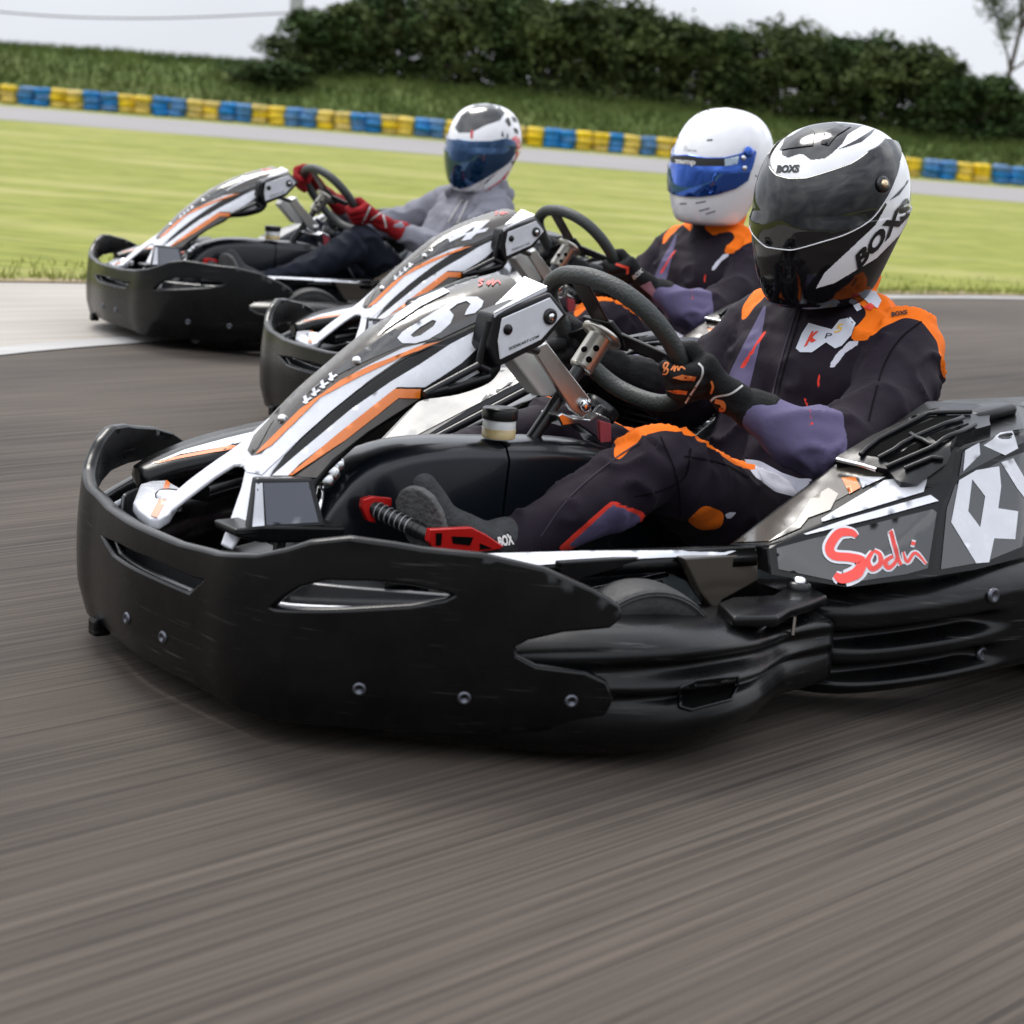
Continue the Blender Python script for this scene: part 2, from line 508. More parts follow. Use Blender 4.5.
slot = [b2(*p, g=(.1, .25)) for p in [(99, 537), (118, 545), (150, 560), (189, 578), (206, 583), (189, 599), (150, 582), (112, 560)]]
holes = [vent, [(-u, v) for u, v in vent[::-1]], slot]
mb = MB(); shell(mb, bumper, ol, holes, .022, M_plastic, step=.014, rings=6, ext=.5)
fb = build('front_bumper', mb, kart)
mb = MB()
# inner reinforcing wall seen through the vents
for sg in (1, -1):
    o2 = [(u*sg, v) for u, v in [(.33, .16), (.64, .16), (.64, .24), (.33, .24)]]
    shell(mb, lambda u, v, w: bumper(u, v, w-.07), o2, [], .006, M_plastic2, step=.04, rings=2)
    tube(mb, [bumper(sg*u, .205+.06*(u-.3), -.045) for u in np.linspace(.33, .62, 9)], .006, M_white, 8)  # white rod imitates the streaks of the nose reflected inside the vent
shell(mb, lambda u, v, w: bumper(u, v, w-.06), [(-.2, .12), (.22, .12), (.22, .20), (-.2, .20)], [], .006, M_plastic2, step=.04, rings=2)
for i_ in range(len(mb.mats)):
    if mb.mats[i_] == M_plastic2: mb.mats[i_] = mat('grey satin liner', (.05, .052, .056), .22, coat=.3)
build('bumper_liner', mb, fb)
for px, py in [(127, 622), (163, 641), (359, 693), (464, 702), (571, 705)]:
    u, v = b2(px, py, g=(.2, .1)); c = bumper(u, v, -.003); n = (bumper(u, v, .01)-bumper(u, v, 0)).normalized()
    mb = MB(); lathe(mb, [(.0105, 0), (.0105, .004), (.0085, .0065), (.0055, .007), (.005, .003), (0, .003)], c, n, M_boltd, 16)
    build('bolt', mb, fb)
mb = MB(); mb.addbm(boxbm((.03, .03, .03), .006, Matrix.Translation((.0, -.19, .045))), M_plastic)
build('skid_pad', mb, fb)

# ---- corner guards (moulded corner of the bumper that passes in front of the wheels)
def corner_guard():
    # stations along the side; (x, y_outer, z_bottom, z_top, depth)
    st = [(-.15, .46, .026, .16, .10), (-.27, .54, .02, .19, .12), (-.36, .61, .018, .200, .15), (-.44, .655, .018, .206, .18), (-.52, .682, .022, .209, .2), (-.60, .685, .028, .207, .2), (-.68, .668, .036, .199, .19),
          (-.745, .640, .046, .190, .18), (-.80, .618, .052, .187, .17), (-.86, .61, .052, .188, .16), (-.915, .605, .056, .186, .15), (-.925, .598, .06, .18, .14)]
    f = interp([(-s[0],)+s[1:] for s in st]); secs = []
    xs = np.linspace(.15, .925, 60)
    for x in xs:
        yo, zb, zt, dp = f(x); h = zt-zb; s = []
        prof = []
        n = 40
        for i in range(n+1):
            a = i/n; z = zb+h*a
            # side profile: tuck under at the bottom, bulge, groove then shoulder
            tuck = -.035*max(0, 1-a/.2)**2
            top = -.055*max(0, (a-.82)/.18)**2.2
            wd = math.exp(-((x-.6)/.22)**2)
            rib = .014*math.exp(-((a-.60)/.05)**2)*wd+.012*math.exp(-((a-.30)/.12)**2)*wd
            gr = -.016*math.exp(-((a-.50)/.045)**2)*wd-.022*math.exp(-((a-.73)/.07)**2)*wd
            prof.append((yo+tuck+top+rib+gr, z))
        s = [Vector((-x, y, z)) for y, z in prof]
        s += [Vector((-x, yo-dp*.6, zt+.004)), Vector((-x, yo-dp, zt-.01)), Vector((-x, yo-dp, zb+.02)), Vector((-x, yo-dp*.6, zb))]
        secs.append(s)
    mb = MB(); loft(mb, secs, M_plastic, True)
    return mb
g = corner_guard()
hit = hitter(g.bvh(), .001)
d = MB()
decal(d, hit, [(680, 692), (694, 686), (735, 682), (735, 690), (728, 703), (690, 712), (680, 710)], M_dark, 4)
rim = [hit(*p, .002) for p in resample([(679, 692), (694, 686), (736, 681), (736, 692), (729, 704), (690, 714), (679, 711)], 4)]
rim = [p for p in rim if p]
tube(d, rim, .0025, M_plastic2, 8, closed=True)
g.merge(d)
build('corner_guard', g, kart); build('corner_guard', g.mirrored(), kart)

# ---- side bars (ribbed lower side protection)
def side_bar():
    st = [(.90, .54, .035, .198, 0.3), (.95, .60, .035, .207, .8), (1.0, .64, .042, .217, 1), (1.1, .68, .055, .232, 1), (1.17, .70, .066, .243, .95), (1.215, .711, .072, .25, .1), (1.3, .724, .082, .262, 0), (1.42, .728, .092, .27, 0), (1.6, .715, .115, .275, 0), (1.74, .66, .12, .27, 0), (1.8, .58, .125, .26, 0)]
    f = interp(st); secs = []
    for x in np.linspace(.90, 1.8, 60):
        yo, zb, zt, wd = f(x); h = zt-zb; s = []; wd = max(0, min(1, wd))
        for i in range(45):
            a = i/44; z = zb+h*a
            tuck = -.03*max(0, 1-a/.14)**2; top = -.06*max(0, (a-.82)/.18)**2
            gr = -.04*wd*(math.exp(-((a-.25)/.085)**4)+math.exp(-((a-.58)/.085)**4))
            s.append(Vector((-x, yo+tuck+top+gr, z)))
        s += [Vector((-x, yo-.14, zt-.002)), Vector((-x, yo-.2, zt-.03)), Vector((-x, yo-.2, zb+.02)), Vector((-x, yo-.12, zb))]
        secs.append(s)
    mb = MB(); loft(mb, secs, M_plastic, True); return mb
sb = side_bar(); hit = hitter(sb.bvh(), .001)
sbl = build('side_bar', sb, kart); build('side_bar', sb.mirrored(), kart)
for px, py in [(992, 599), (981, 657)]:
    c = hit(px, py)
    if c:
        mb = MB(); lathe(mb, [(.013, -.001), (.013, .004), (.009, .006), (.006, .002), (0, .002)], c, (0, 1, .1), M_boltd, 16); build('bolt', mb, sbl)

# ---- sills with the wheel arch and the bracket to the pod
def sill():
    far = [P(400, 556, z=.268), P(480, 557, z=.272), P(580, 553, z=.276), P(660, 551, z=.278), P(752, 550, z=.28)]
    near = [P(385, 580, z=.262), P(460, 577, z=.264), P(540, 571, z=.266), P(610, 566, z=.268), P(680, 561, z=.27), P(758, 556, z=.272)]
    far = catmull(far, 6); near = catmull(near, 6)
    def rs(L, n):
        d = [0.]
        for a, b in zip(L, L[1:]): d.append(d[-1]+(b-a).length)
        return [Vector([float(np.interp(t*d[-1], d, [p[k] for p in L])) for k in range(3)]) for t in np.linspace(0, 1, n)]
    n = 24; far = rs(far, n); near = rs(near, n); secs = []
    for i in range(n):
        a, b = far[i], near[i]; o = (b-a).normalized()
        lo = b+Vector((0, 0, -.022)); 
        secs.append([a+Vector((0, 0, -.03)), a+Vector((0, 0, -.004)), a+o*.006, a.lerp(b, .3)+Vector((0, 0, .005)), a.lerp(b, .7)+Vector((0, 0, .004)), b-o*.008, b+Vector((0, 0, -.006)), lo, lo-o*.02])
    mb = MB(); loft(mb, secs, M_plastic, True)
    return mb, near
s_, nearl = sill()
hit = hitter(s_.bvh(), .0026); d = MB()
decal(d, hit, [(455, 574), (480, 559), (580, 556), (735, 555), (725, 559), (600, 565), (520, 571)], M_white, 6)
s_.merge(d)
# cheek plate behind the wheel
yk = .5
pl = [P(*p, y=yk) for p in [(683, 562), (758, 557), (758, 584), (722, 604), (715, 615), (700, 596)]]
prism(s_, pl, (0, -.02, 0), M_gloss2, .003)
prism(s_, [P(*p, y=.47) for p in [(560, 566), (758, 553), (758, 612), (715, 622), (690, 586), (664, 575), (620, 573), (585, 582), (560, 600)]], (0, -.015, 0), M_plastic, .003)
build('side_sill', s_, kart)
rs2 = s_.mirrored(); rs2.v = [(x, y, z-.02) for x, y, z in rs2.v]; build('side_sill', rs2, kart)
# bracket (triangular bolted arm between the pod and the corner guard)
mb = MB(); zb = .215
pl = [P(*p, z=zb) for p in [(717, 606), (732, 600), (772, 598), (786, 589), (812, 590), (828, 599), (808, 606), (790, 612), (778, 620), (733, 621)]]
prism(mb, pl, (0, 0, -.018), M_plastic, .006, 3, True)
cb = P(798, 592, z=zb)
lathe(mb, [(.02, 0), (.02, .008), (.014, .012), (.0, .013)], cb, (0, 0, 1), M_blacksat, 20)
lathe(mb, [(.012, .008), (.011, .018), (.004, .021), (.0, .021)], cb, (0, 0, 1), M_steel, 12)
for q in ((765, 622), (794, 620)):
    c = P(*q, z=.195); tube(mb, [c, c+Vector((0, 0, -.03))], .0035, M_steel, 8)
build('mounting_bracket', mb, kart); build('mounting_bracket', mb.mirrored(), kart)

# ---- side pods (faceted glossy panels)
def pod(bev=True):
    A = P(768, 550, y=.485); B = P(771, 578, y=.515); C_ = P(940, 507, y=.60); D = P(932, 580, y=.65)
    U = P(905, 492, y=.545)
    R1 = P(953, 484, y=.585); R2 = P(1024, 444, y=.575); G = P(1024, 560, y=.67)
    I0 = P(728, 548, y=.405); I1 = P(833, 468, y=.40); I2 = P(925, 404, y=.38)
    R0 = P(958, 451, y=.565); 
    top2 = P(1015, 408, y=.45); 
    I3 = Vector((-1.72, .36, .485)); R3 = Vector((-1.72, .54, .43)); G3 = Vector((-1.72, .64, .25)); T3 = Vector((-1.72, .5, .47))
    RR = P(1024, 432, y=.57)
    V = dict(A=A, B=B, C=C_, D=D, R1=R1, R2=R2, G=G, I0=I0, I1=I1, I2=I2, R0=R0, T=top2, I3=I3, R3=R3, G3=G3, T3=T3, U=U, RR=RR)
    E0 = Vector((A.x, I0.y-.0, B.z)); V['E0'] = E0
    BM = P(848, 591, y=.60); V['BM'] = BM; GM = P(975, 573, y=.662); V['GM'] = GM
    faces = ['A B BM', 'A BM D C', 'C D GM G R2 R1', 'I0 A I1', 'A U R0 I1', 'A C R1 U', 'U R1 R0', 'I1 R0 T I2', 'R0 R1 R2 RR', 'R0 RR T', 'I2 T T3 I3', 'T RR R3 T3', 'RR R2 R3', 'R2 G G3 R3', 'I0 E0 B A']
    bm = bmesh.new(); bv = {k: bm.verts.new(v) for k, v in V.items()}
    for f in faces: bm.faces.new([bv[k] for k in f.split()])
    # close off with an inner skin
    low = {k: bm.verts.new(Vector((V[k].x, V[k].y-.0, V[k].z-.03)) if k in ('I0', 'I1', 'I2', 'I3') else V[k]) for k in ('I0', 'I1', 'I2', 'I3')}
    for a, b in (('I0', 'I1'), ('I1', 'I2'), ('I2', 'I3')): bm.faces.new([bv[a], bv[b], low[b], low[a]])
    bmesh.ops.recalc_face_normals(bm, faces=bm.faces)
    bmesh.ops.triangulate(bm, faces=bm.faces)
    es = [e for e in bm.edges if len(e.link_faces) == 2 and e.calc_face_angle(0) > .06]
    if bev: bmesh.ops.bevel(bm, geom=es, offset=.004, segments=2, affect='EDGES', profile=.5, clamp_overlap=True)
    mb = MB(); mb.addbm(bm, M_plastic, False)
    return mb
podm = pod(); bv = pod(False).bvh(); hit = hitter(bv, .0012); hit2 = hitter(bv, .0020)
d = MB()
decal(d, hit, [(776, 552), (806, 544), (932, 513), (936, 516), (927, 572), (905, 578), (845, 587), (778, 573)], M_gloss, 8)
decal(d, hit, [(946, 512), (954, 489), (1005, 462), (1034, 452), (1034, 545), (985, 565), (940, 573)], M_gloss, 8)
decal(d, hit, [(962, 456), (1000, 437), (1034, 430), (1034, 440), (958, 480)], M_gloss, 8)
decal(d, hit, [(736, 546), (832, 473), (860, 470), (884, 478), (800, 524), (770, 545)], M_gloss2, 8)
decal(d, hit2, [(768, 546), (795, 527), (810, 503), (828, 492), (838, 498), (830, 514), (808, 522), (800, 532)], mat('warm grey sticker', (.42, .39, .34), .2, coat=.5), 8)
decal(d, hit2, [(841, 482), (855, 481), (860, 492), (849, 498)], M_orange, 4)
decal(d, hit2, [(858, 481), (885, 481), (862, 492)], M_white, 4)
decal(d, hit2, [(821, 523), (885, 484), (927, 481), (923, 496), (860, 515), (822, 526)], M_white, 6)
decal(d, hit2, [(803, 538), (850, 522), (930, 499), (938, 505), (880, 521), (806, 539)], M_white, 6)
# logo lettering: red script
hit3 = hitter(bv, .0026); hit4 = hitter(bv, .0034)
script = [([(856, 541, .6), (850, 537, 1), (838, 538, 1.25), (829, 551, 1.3), (833, 560, 1.2), (850, 562, 1.2), (861, 566, 1.3), (856, 577, 1.5), (842, 583, 1.4), (834, 579, .8)], 7.2),
          ([(872, 556, .7), (867, 565, 1), (871, 573, 1.1), (879, 568, 1), (879, 559, .8), (873, 555, .6)], 5),
          ([(892, 560, .7), (884, 566, 1), (888, 572, .9), (896, 562, .7), (893, 545, .6), (890, 536, .8), (896, 560, .8), (900, 569, .7)], 4.6),
          ([(902, 556, .5), (906, 566, .9), (914, 557, .9), (925, 568, .5)], 3.4), ([(910, 547, .9), (914, 548, .9)], 4)]
for pts, w in script: strokedecal(d, hit3, pts, w+4.2, M_white)
for pts, w in script: strokedecal(d, hit4, pts, w, M_redsk)
# white block letter R X
decal(d, hit2, [(950, 526), (958, 484), (975, 474), (998, 470), (1000, 490), (997, 512), (1017, 515), (1014, 543), (993, 542), (988, 566), (975, 567)], M_white, 6, holes=[[(967, 515), (971, 483), (984, 500), (979, 531)]])
decal(d, hit2, [(1000, 466), (1012, 462), (1034, 500), (1034, 515), (1016, 492)], M_white, 6)
decal(d, hit2, [(964, 454), (978, 446), (979, 458), (962, 475)], M_white, 5)
decal(d, hit2, [(982, 449), (1000, 437), (1012, 435), (1017, 452), (1004, 459)], M_white, 6)
podfull = MB(); podfull.merge(podm); podfull.merge(d)
pl_ = build('side_pod', podfull, kart)
pr_ = MB(); pr_.merge(podm, True)
dm = MB(); decal(dm, hit, [(776, 552), (806, 544), (932, 513), (936, 516), (927, 572), (905, 578), (845, 587), (778, 573)], M_gloss, 8)
decal(dm, hit, [(736, 546), (832, 473), (860, 470), (884, 478), (800, 524), (770, 545)], M_gloss2, 8)
decal(dm, hit2, [(821, 523), (885, 484), (927, 481), (923, 496), (860, 515), (822, 526)], M_white, 6)
pr_.merge(dm, True); prr = build('side_pod', pr_, kart)
M_gpan = mat('panel with painted sky reflection', (.25, .24, .225), .3, coat=.2, var=.35, vscale=7)  # pale base colour stands in for bright sky reflected in the panel
ip = MB(); IP = [P(372, 450, y=-.46), P(412, 448, y=-.40), P(530, 386, y=-.40), P(562, 354, y=-.42), P(556, 342, y=-.52), P(420, 400, y=-.55)]
prism(ip, IP, (0, 0, -.012), M_plastic2, .003)
ic_ = sum(IP, Vector())/6
ipb = ip.bvh(); hip = hitter(ipb, .0012)
decal(ip, hip, [(380, 447), (406, 444), (522, 384), (556, 353), (550, 343), (424, 399)], M_gpan, 7)
decal(ip, hitter(ipb, .002), [(506, 380), (535, 357), (556, 344), (558, 350), (535, 366), (510, 383)], M_white, 5)
build('inner_panel', ip, prr)
mb_ = MB(); tube(mb_, [IP[1]+Vector((0, .004, -.01)), IP[2]+Vector((0, .004, -.01)), IP[3]+Vector((0, .004, -.01))], .009, M_plastic2, 8); build('panel_edge', mb_, prr)
# louvred grille on top of the pod
def grille():
    mb = MB(); out = [(836, 468), (872, 446), (925, 421), (952, 414), (985, 416), (990, 436), (955, 446), (944, 470), (916, 490), (900, 492), (888, 478)]
    dk = [(862, 466), (880, 450), (930, 425), (965, 428), (962, 437), (930, 446), (890, 471)]
    hs = [[(866, 464), (905, 441), (940, 427), (958, 429), (950, 433), (912, 449), (884, 467)], [(884, 470), (925, 450), (930, 456), (892, 473)], [(930, 447), (966, 434), (968, 438), (938, 453)]]
    h = hitter(bv, .014); decal(mb, h, out, M_plastic2, 6, raise_=.014)
    h2 = hitter(bv, .0148)
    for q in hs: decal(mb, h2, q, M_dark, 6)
    h3 = hitter(bv, .019)
    for ln in ([(862, 466), (880, 452), (930, 426), (968, 425)], [(888, 478), (930, 460), (972, 438)], [(880, 469), (918, 449), (960, 431)], [(912, 447), (918, 451), (936, 457)], [(906, 480), (940, 466)]):
        q = [h3(*p) for p in resample([*ln], 9)[:-max(1, int(math.hypot(ln[0][0]-ln[-1][0], ln[0][1]-ln[-1][1])/9))]]; q = [p for p in q if p]
        if len(q) > 1: tube(mb, q, .0045, M_plastic2, 8)
    # latch on the rear end
    q = P(985, 421, y=.47); M = Matrix.Translation(q+Vector((0, 0, .01)))@Matrix.Rotation(.15, 4, 'Y')
    mb.addbm(boxbm((.11, .055, .022), .009, M), M_plastic2, True)
    q = P(990, 408, y=.44)
    h5 = hitter(bv, .0019)
    hl = [h3(837, 472), h3(862, 478), h3(878, 481)]; hl = [p for p in hl if p]
    if len(hl) > 1: tube(mb, hl, .004, M_steel, 8)
    return mb
gr = grille(); build('grille', gr, pl_); build('grille', gr.mirrored(), prr)

# ---- front fairing (steering panel)
spine = interp([(0, -.062, .250), (.035, -.085, .276), (.115, -.145, .342), (.195, -.205, .395), (.28, -.27, .45), (.363, -.34, .495), (.446, -.41, .537), (.521, -.48, .568), (.600, -.555, .594), (.71, -.66, .627), (.79, -.735, .643)])
ew = interp([(0, .13), (.05, .118), (.10, .09), (.15, .066), (.2, .062), (.3, .064), (.45, .075), (.6, .092), (.79, .11)])
ch = interp([(0, .0), (.12, .005), (.2, .012), (.3, .024), (.4, .034), (.5, .041), (.62, .044), (.79, .034)])
def fair(u, v, w):
    x, z = spine(v); xa, za = spine(max(0, v-.01)); xb, zb = spine(min(.79, v+.01))
    if v > .79: x -= (v-.79); 
    if v < 0: x += -v*.7; z += v*.7
    t = Vector((xb-xa, 0, zb-za)).normalized(); n = Vector((-t.z, 0, t.x));
    if n.z < 0: n = -n
    e = ew(v)[0]; c = ch(v)[0]
    return Vector((x, u, z))+n*(w+c*(1-min(1.2, abs(u)/e)**2.4))
vs = list(np.linspace(0, .64, 20))
L_ = [(ew(v)[0], v) for v in vs]; outl = L_+[(.088, .685), (.02, .70), (-.06, .70), (-.085, .68)]+[(-u, v) for u, v in L_[::-1]]
outl += [(-.10, 0.0), (-.075, .045), (-.045, .09), (-.02, .118), (0, .124), (.02, .118), (.045, .09), (.075, .045), (.10, 0.0)]
mb = MB(); shell(mb, fair, outl[:], [], .006, M_white, step=.02, rings=3, mt_back=M_plastic)
gi = mb.mi(M_gloss2); wi = mb.mi(M_white)
for i_, f_ in enumerate(mb.f):
    if mb.m[i_] == wi and sum(mb.v[a][0] for a in f_)/len(f_) < -.215: mb.m[i_] = gi
# flanks
fl = MB()
low_px = [(316, 492, .128), (320, 486, .126), (334, 470, .12), (371, 437, .112), (407, 415, .112), (422, 404, .115), (458, 398, .12), (488, 387, .13), (500, 374, .135)]
lowp = catmull([P(a, b, y=c) for a, b, c in low_px], 5)
topp = [fair(ew(v)[0]-.002, v, -.001) for v in np.linspace(.10, .62, len(lowp))]
# start of the flank is the near leg
rows = []
for a, b in zip(topp, lowp):
    bulge = Vector((0, .008, .004)); r_ = []
    for t in np.linspace(0, 1, 8): r_.append(a.lerp(b, t)+bulge*math.sin(t*PI))
    rows.append(r_)
secs = []
for r_ in rows: secs.append(r_+[p+Vector((0, -.008, -.002)) for p in r_[::-1]])
loft(fl, secs, M_plastic, True)
mb.merge(fl); mb.merge(fl, True)
fbvh = mb.bvh()
# leg boxes
lg = MB()
prism(lg, [P(257, 482, y=.126), P(313, 482, y=.126), P(326, 531, y=.154), P(249, 534, y=.154)], (0, -.018, 0), M_plastic2, .004)
prism(lg, [P(*p, y=.158) for p in [(235, 533), (262, 530), (345, 531), (345, 541), (300, 547), (262, 547), (236, 541)]], (0, -.07, 0), M_plastic, .004)
mb.merge(lg)
# winglets: framed side boxes
wg = MB(); yw = .15
wpts = [(494, 318), (551, 296), (569, 318), (543, 349), (497, 372), (487, 352)]
prism(wg, [P(*p, y=yw) for p in wpts], (0, -.05, 0), M_plastic2, .006, 3)
prism(wg, [P(*p, y=yw+.001) for p in [(501, 322), (549, 301), (562, 318), (540, 343), (499, 363), (497, 345)]], (0, .003, 0), M_white, .0012)
# top of the winglet
tw = [P(491, 313, y=.10), P(524, 281, y=.075), P(547, 291, y=.135), P(494, 318, y=.15)]
wg.add([p+Vector((0, 0, .002)) for p in tw], [(0, 1, 2, 3)], M_white, False)
prism(wg, [p+Vector((0, 0, 0)) for p in tw], (0, 0, -.006), M_white, .001)
# black struts framing the triangular openings
for a, b in (((488, 350), (496, 322)), ((424, 398), (478, 369)), ((478, 369), (489, 374)), ((478, 369), (489, 325)), ((424, 398), (447, 392)), ((447, 393), (489, 380))):
    tube(wg, [P(*a, y=.135), P(*b, y=.14)], .0065, M_plastic2, 8)
prism(wg, [P(*p, y=.13) for p in [(441, 389), (474, 371), (478, 375), (460, 385)]], (0, -.003, 0), M_white, .0008)
mb.merge(wg)
wm = MB(); wm.merge(wg, True); wm.v = [(x, y*.74, z-.012) for x, y, z in wm.v]; wm.mats = [M_gloss if m_ == M_white else m_ for m_ in wm.mats]; mb.merge(wm)
hit = hitter(fbvh, .0020); hit2 = hitter(fbvh, .0029); hit3 = hitter(fbvh, .0038)
d = MB()
# dark field with the number, bordered white
decal(d, hit, [(248, 454), (254, 440), (297, 394), (340, 356), (378, 325), (400, 304), (425, 290), (478, 274), (512, 270), (540, 283), (505, 305), (491, 314), (478, 325), (440, 343), (402, 352), (362, 372), (325, 395), (290, 424), (262, 458), (252, 460)], M_gloss2, 6)
decal(d, hit2, [(300, 404), (348, 365), (395, 333), (402, 338), (440, 343), (478, 325), (489, 312), (470, 322), (404, 349), (360, 368), (322, 388)], M_gloss, 6)
decal(d, hit2, [(340, 385), (370, 370), (420, 350), (442, 345), (400, 362), (365, 378), (320, 402), (272, 450), (256, 459), (262, 452), (300, 414)], M_orange, 5)
decal(d, hit2, [(248, 455), (256, 443), (275, 423), (268, 435), (259, 452), (252, 459)], M_gloss2, 4)
decal(d, hit, [(437, 388), (473, 371), (479, 376), (462, 385)], M_white, 4)
decal(d, hitter(fbvh, .0014), [(238, 474), (248, 456), (262, 458), (290, 424), (325, 395), (362, 372), (402, 352), (428, 345), (405, 359), (368, 385), (331, 415), (294, 448), (262, 479)], M_white, 5)
# logo row of small pale marks
for i in range(4):
    x, y = 303+i*8.4, 407-i*7.6
    decal(d, hit3, [(x, y), (x+8, y-5), (x+10, y-4), (x+2, y+1.5)], M_white, 3); decal(d, hit3, [(x+1, y-5), (x+4, y-7), (x+6, y+1), (x+3, y+2)], M_white, 3)
for c in ((283, 424), (357, 366)):
    q = hit(*c)
    if q: lathe(d, [(.008, -.002), (.008, .004), (.005, .008), (0, .008)], q, (.4, 0, .9), M_steel, 12)
number_hit = hit3
# pale grey script on the top of the panel
for pts, w in [([(484, 285), (479, 286), (482, 289), (478, 291)], 1.3), ([(486, 289), (489, 286), (488, 290), (493, 285), (492, 290), (497, 286), (500, 289)], 1.2)]: strokedecal(d, hit3, pts, w, M_redsk)
# flank stickers
decal(d, hit, [(272, 480), (300, 456), (350, 414), (390, 386), (420, 368), (450, 348), (477, 334), (477, 352), (461, 367), (440, 381), (424, 391), (397, 391), (345, 433), (300, 468), (288, 480)], M_white, 5)
decal(d, hit2, [(288, 480), (340, 436), (394, 393), (420, 393), (419, 402), (398, 402), (345, 444), (292, 480)], M_orange, 5)
decal(d, hit2, [(295, 481), (345, 445), (398, 403), (418, 403), (400, 414), (366, 436), (332, 463), (316, 482)], M_gloss2, 5)
mb.merge(d)
# flank decal for the far side mirrored
ff = build('front_fairing', mb, kart)
lgb = lg.bvh(); hit = hitter(lgb, .001); d = MB()
decal(d, hit, [(263, 487), (308, 486), (318, 526), (266, 529)], mat('slate grey glossy panel', (.075, .08, .10), .2, coat=.7), 6)
decal(d, hit, [(256, 487), (262, 487), (264, 530), (252, 531)], M_white, 6)
build('panel_sticker', d, ff)
wgb = wg.bvh(); hit = hitter(wgb, .0008); d = MB()
text(d, hit, 'SODIKART.COM', ((509, 354), (538, 341), (539, 338), (508, 351)), M_blacksat, bold=.02)
lathe(d, [(.014, 0), (.014, .004), (.011, .007), (.007, .007), (.006, .003), (0, .003)], P(549, 320, y=yw+.003), (0, 1, 0), M_blacksat, 20)
lathe(d, [(.006, .003), (.006, .008), (0, .008)], P(549, 320, y=yw+.003), (0, 1, 0), M_steel, 10)
lathe(d, [(.009, 0), (.009, .003), (0, .003)], P(507, 333, y=yw+.003), (0, 1, 0), M_plastic2, 16)
build('winglet_marking', d, ff)
# race number, one mesh per kart
def number(s, quad, name='race_number'):
    m = MB(); text(m, number_hit, s, quad, M_white, bold=.035); return m
num16 = MB()
# heavy italic 1 and 6 drawn along the panel
decal(num16, number_hit, [(378, 341), (387, 334), (422, 311), (450, 297), (444, 293), (420, 303), (396, 320)], M_white, 4)
decal(num16, number_hit, [(397, 343), (402, 337), (421, 325), (448, 308), (464, 302), (477, 302), (483, 306), (481, 312), (474, 318), (464, 320), (466, 315), (470, 309), (466, 306), (457, 309), (449, 315), (453, 320), (450, 328), (440, 337), (428, 344), (415, 348), (402, 348)], M_white, 4,
      holes=[[(410, 340), (420, 332), (432, 325), (436, 326), (433, 331), (420, 340), (413, 342)]])
nob = build('race_number', num16, ff)

# ---- nose cover between the fairing legs
mb = MB()
secs = []
for t in np.linspace(0, 1, 14):
    x = -.02-.36*t; zt = .175+.06*t; wd = .16+.03*t
    secs.append([Vector((x, wd*math.cos(a)*1.0, .055+(zt-.055)*max(0, math.sin(a))**.6)) for a in np.linspace(-.15, PI+.15, 24)])
loft(mb, secs, M_plastic2, True)
nb = mb.bvh()
# far and near headlamp-like nose plates
hit = hitter(nb, .001)
build('nose_cover', mb, kart)
mb = MB()
npx = [(133, 505), (140, 487), (150, 484), (166, 483), (186, 494), (180, 500), (170, 516), (160, 522), (150, 521), (138, 512)]
np_ = [P(a, b, z=.262) for a, b in npx]
prism(mb, np_, (0, 0, -.02), M_white, .005, 3, True)
cx = [P(a, b, z=.2635) for a, b in [(166, 483), (160, 500), (150, 519), (157, 521), (166, 503), (170, 486)]]
mb.add(cx, [tuple(range(6))], M_orange, False)
lathe(mb, [(.024, -.02), (.024, .006), (.018, .012), (0, .013)], P(169, 501, z=.262), (0, 0, 1), M_steel, 20)
build('nose_badge', mb, kart)
# curved nose winglets running from the bumper back under the fairing (white, orange, black)
mb = MB()
wtop = [P(a, b, y=c) for a, b, c in [(137, 473, -.36), (160, 462, -.37), (190, 452, -.385), (222, 442, -.40), (262, 432, -.415), (330, 418, -.43)]]
wl = catmull(wtop, 6); secs = []
for i, p in enumerate(wl):
    t = i/(len(wl)-1); w = .028+.04*min(1, t*2.2); hgt = .028+.012*t
    if i == 0: w = .012; hgt = .012
    secs.append([p+Vector((0, -w, -hgt*.6)), p+Vector((0, -w*.8, 0)), p+Vector((0, 0, .004)), p+Vector((0, w*.8, -.003)), p+Vector((0, w, -.014)), p+Vector((0, w, -hgt-.01)), p+Vector((0, 0, -hgt-.02))])
loft(mb, secs, M_plastic, True)
wb = mb.bvh(); hit = hitter(wb, .001); d = MB()
decal(d, hit, [(150, 468), (185, 453), (225, 442), (262, 433), (262, 440), (225, 450), (180, 458), (158, 466)], M_white, 4)
decal(d, hit, [(152, 466), (185, 458), (230, 449), (240, 449), (230, 453), (180, 462), (158, 467)], M_orange, 4)
mb.merge(d)
build('nose_winglet', mb, kart)

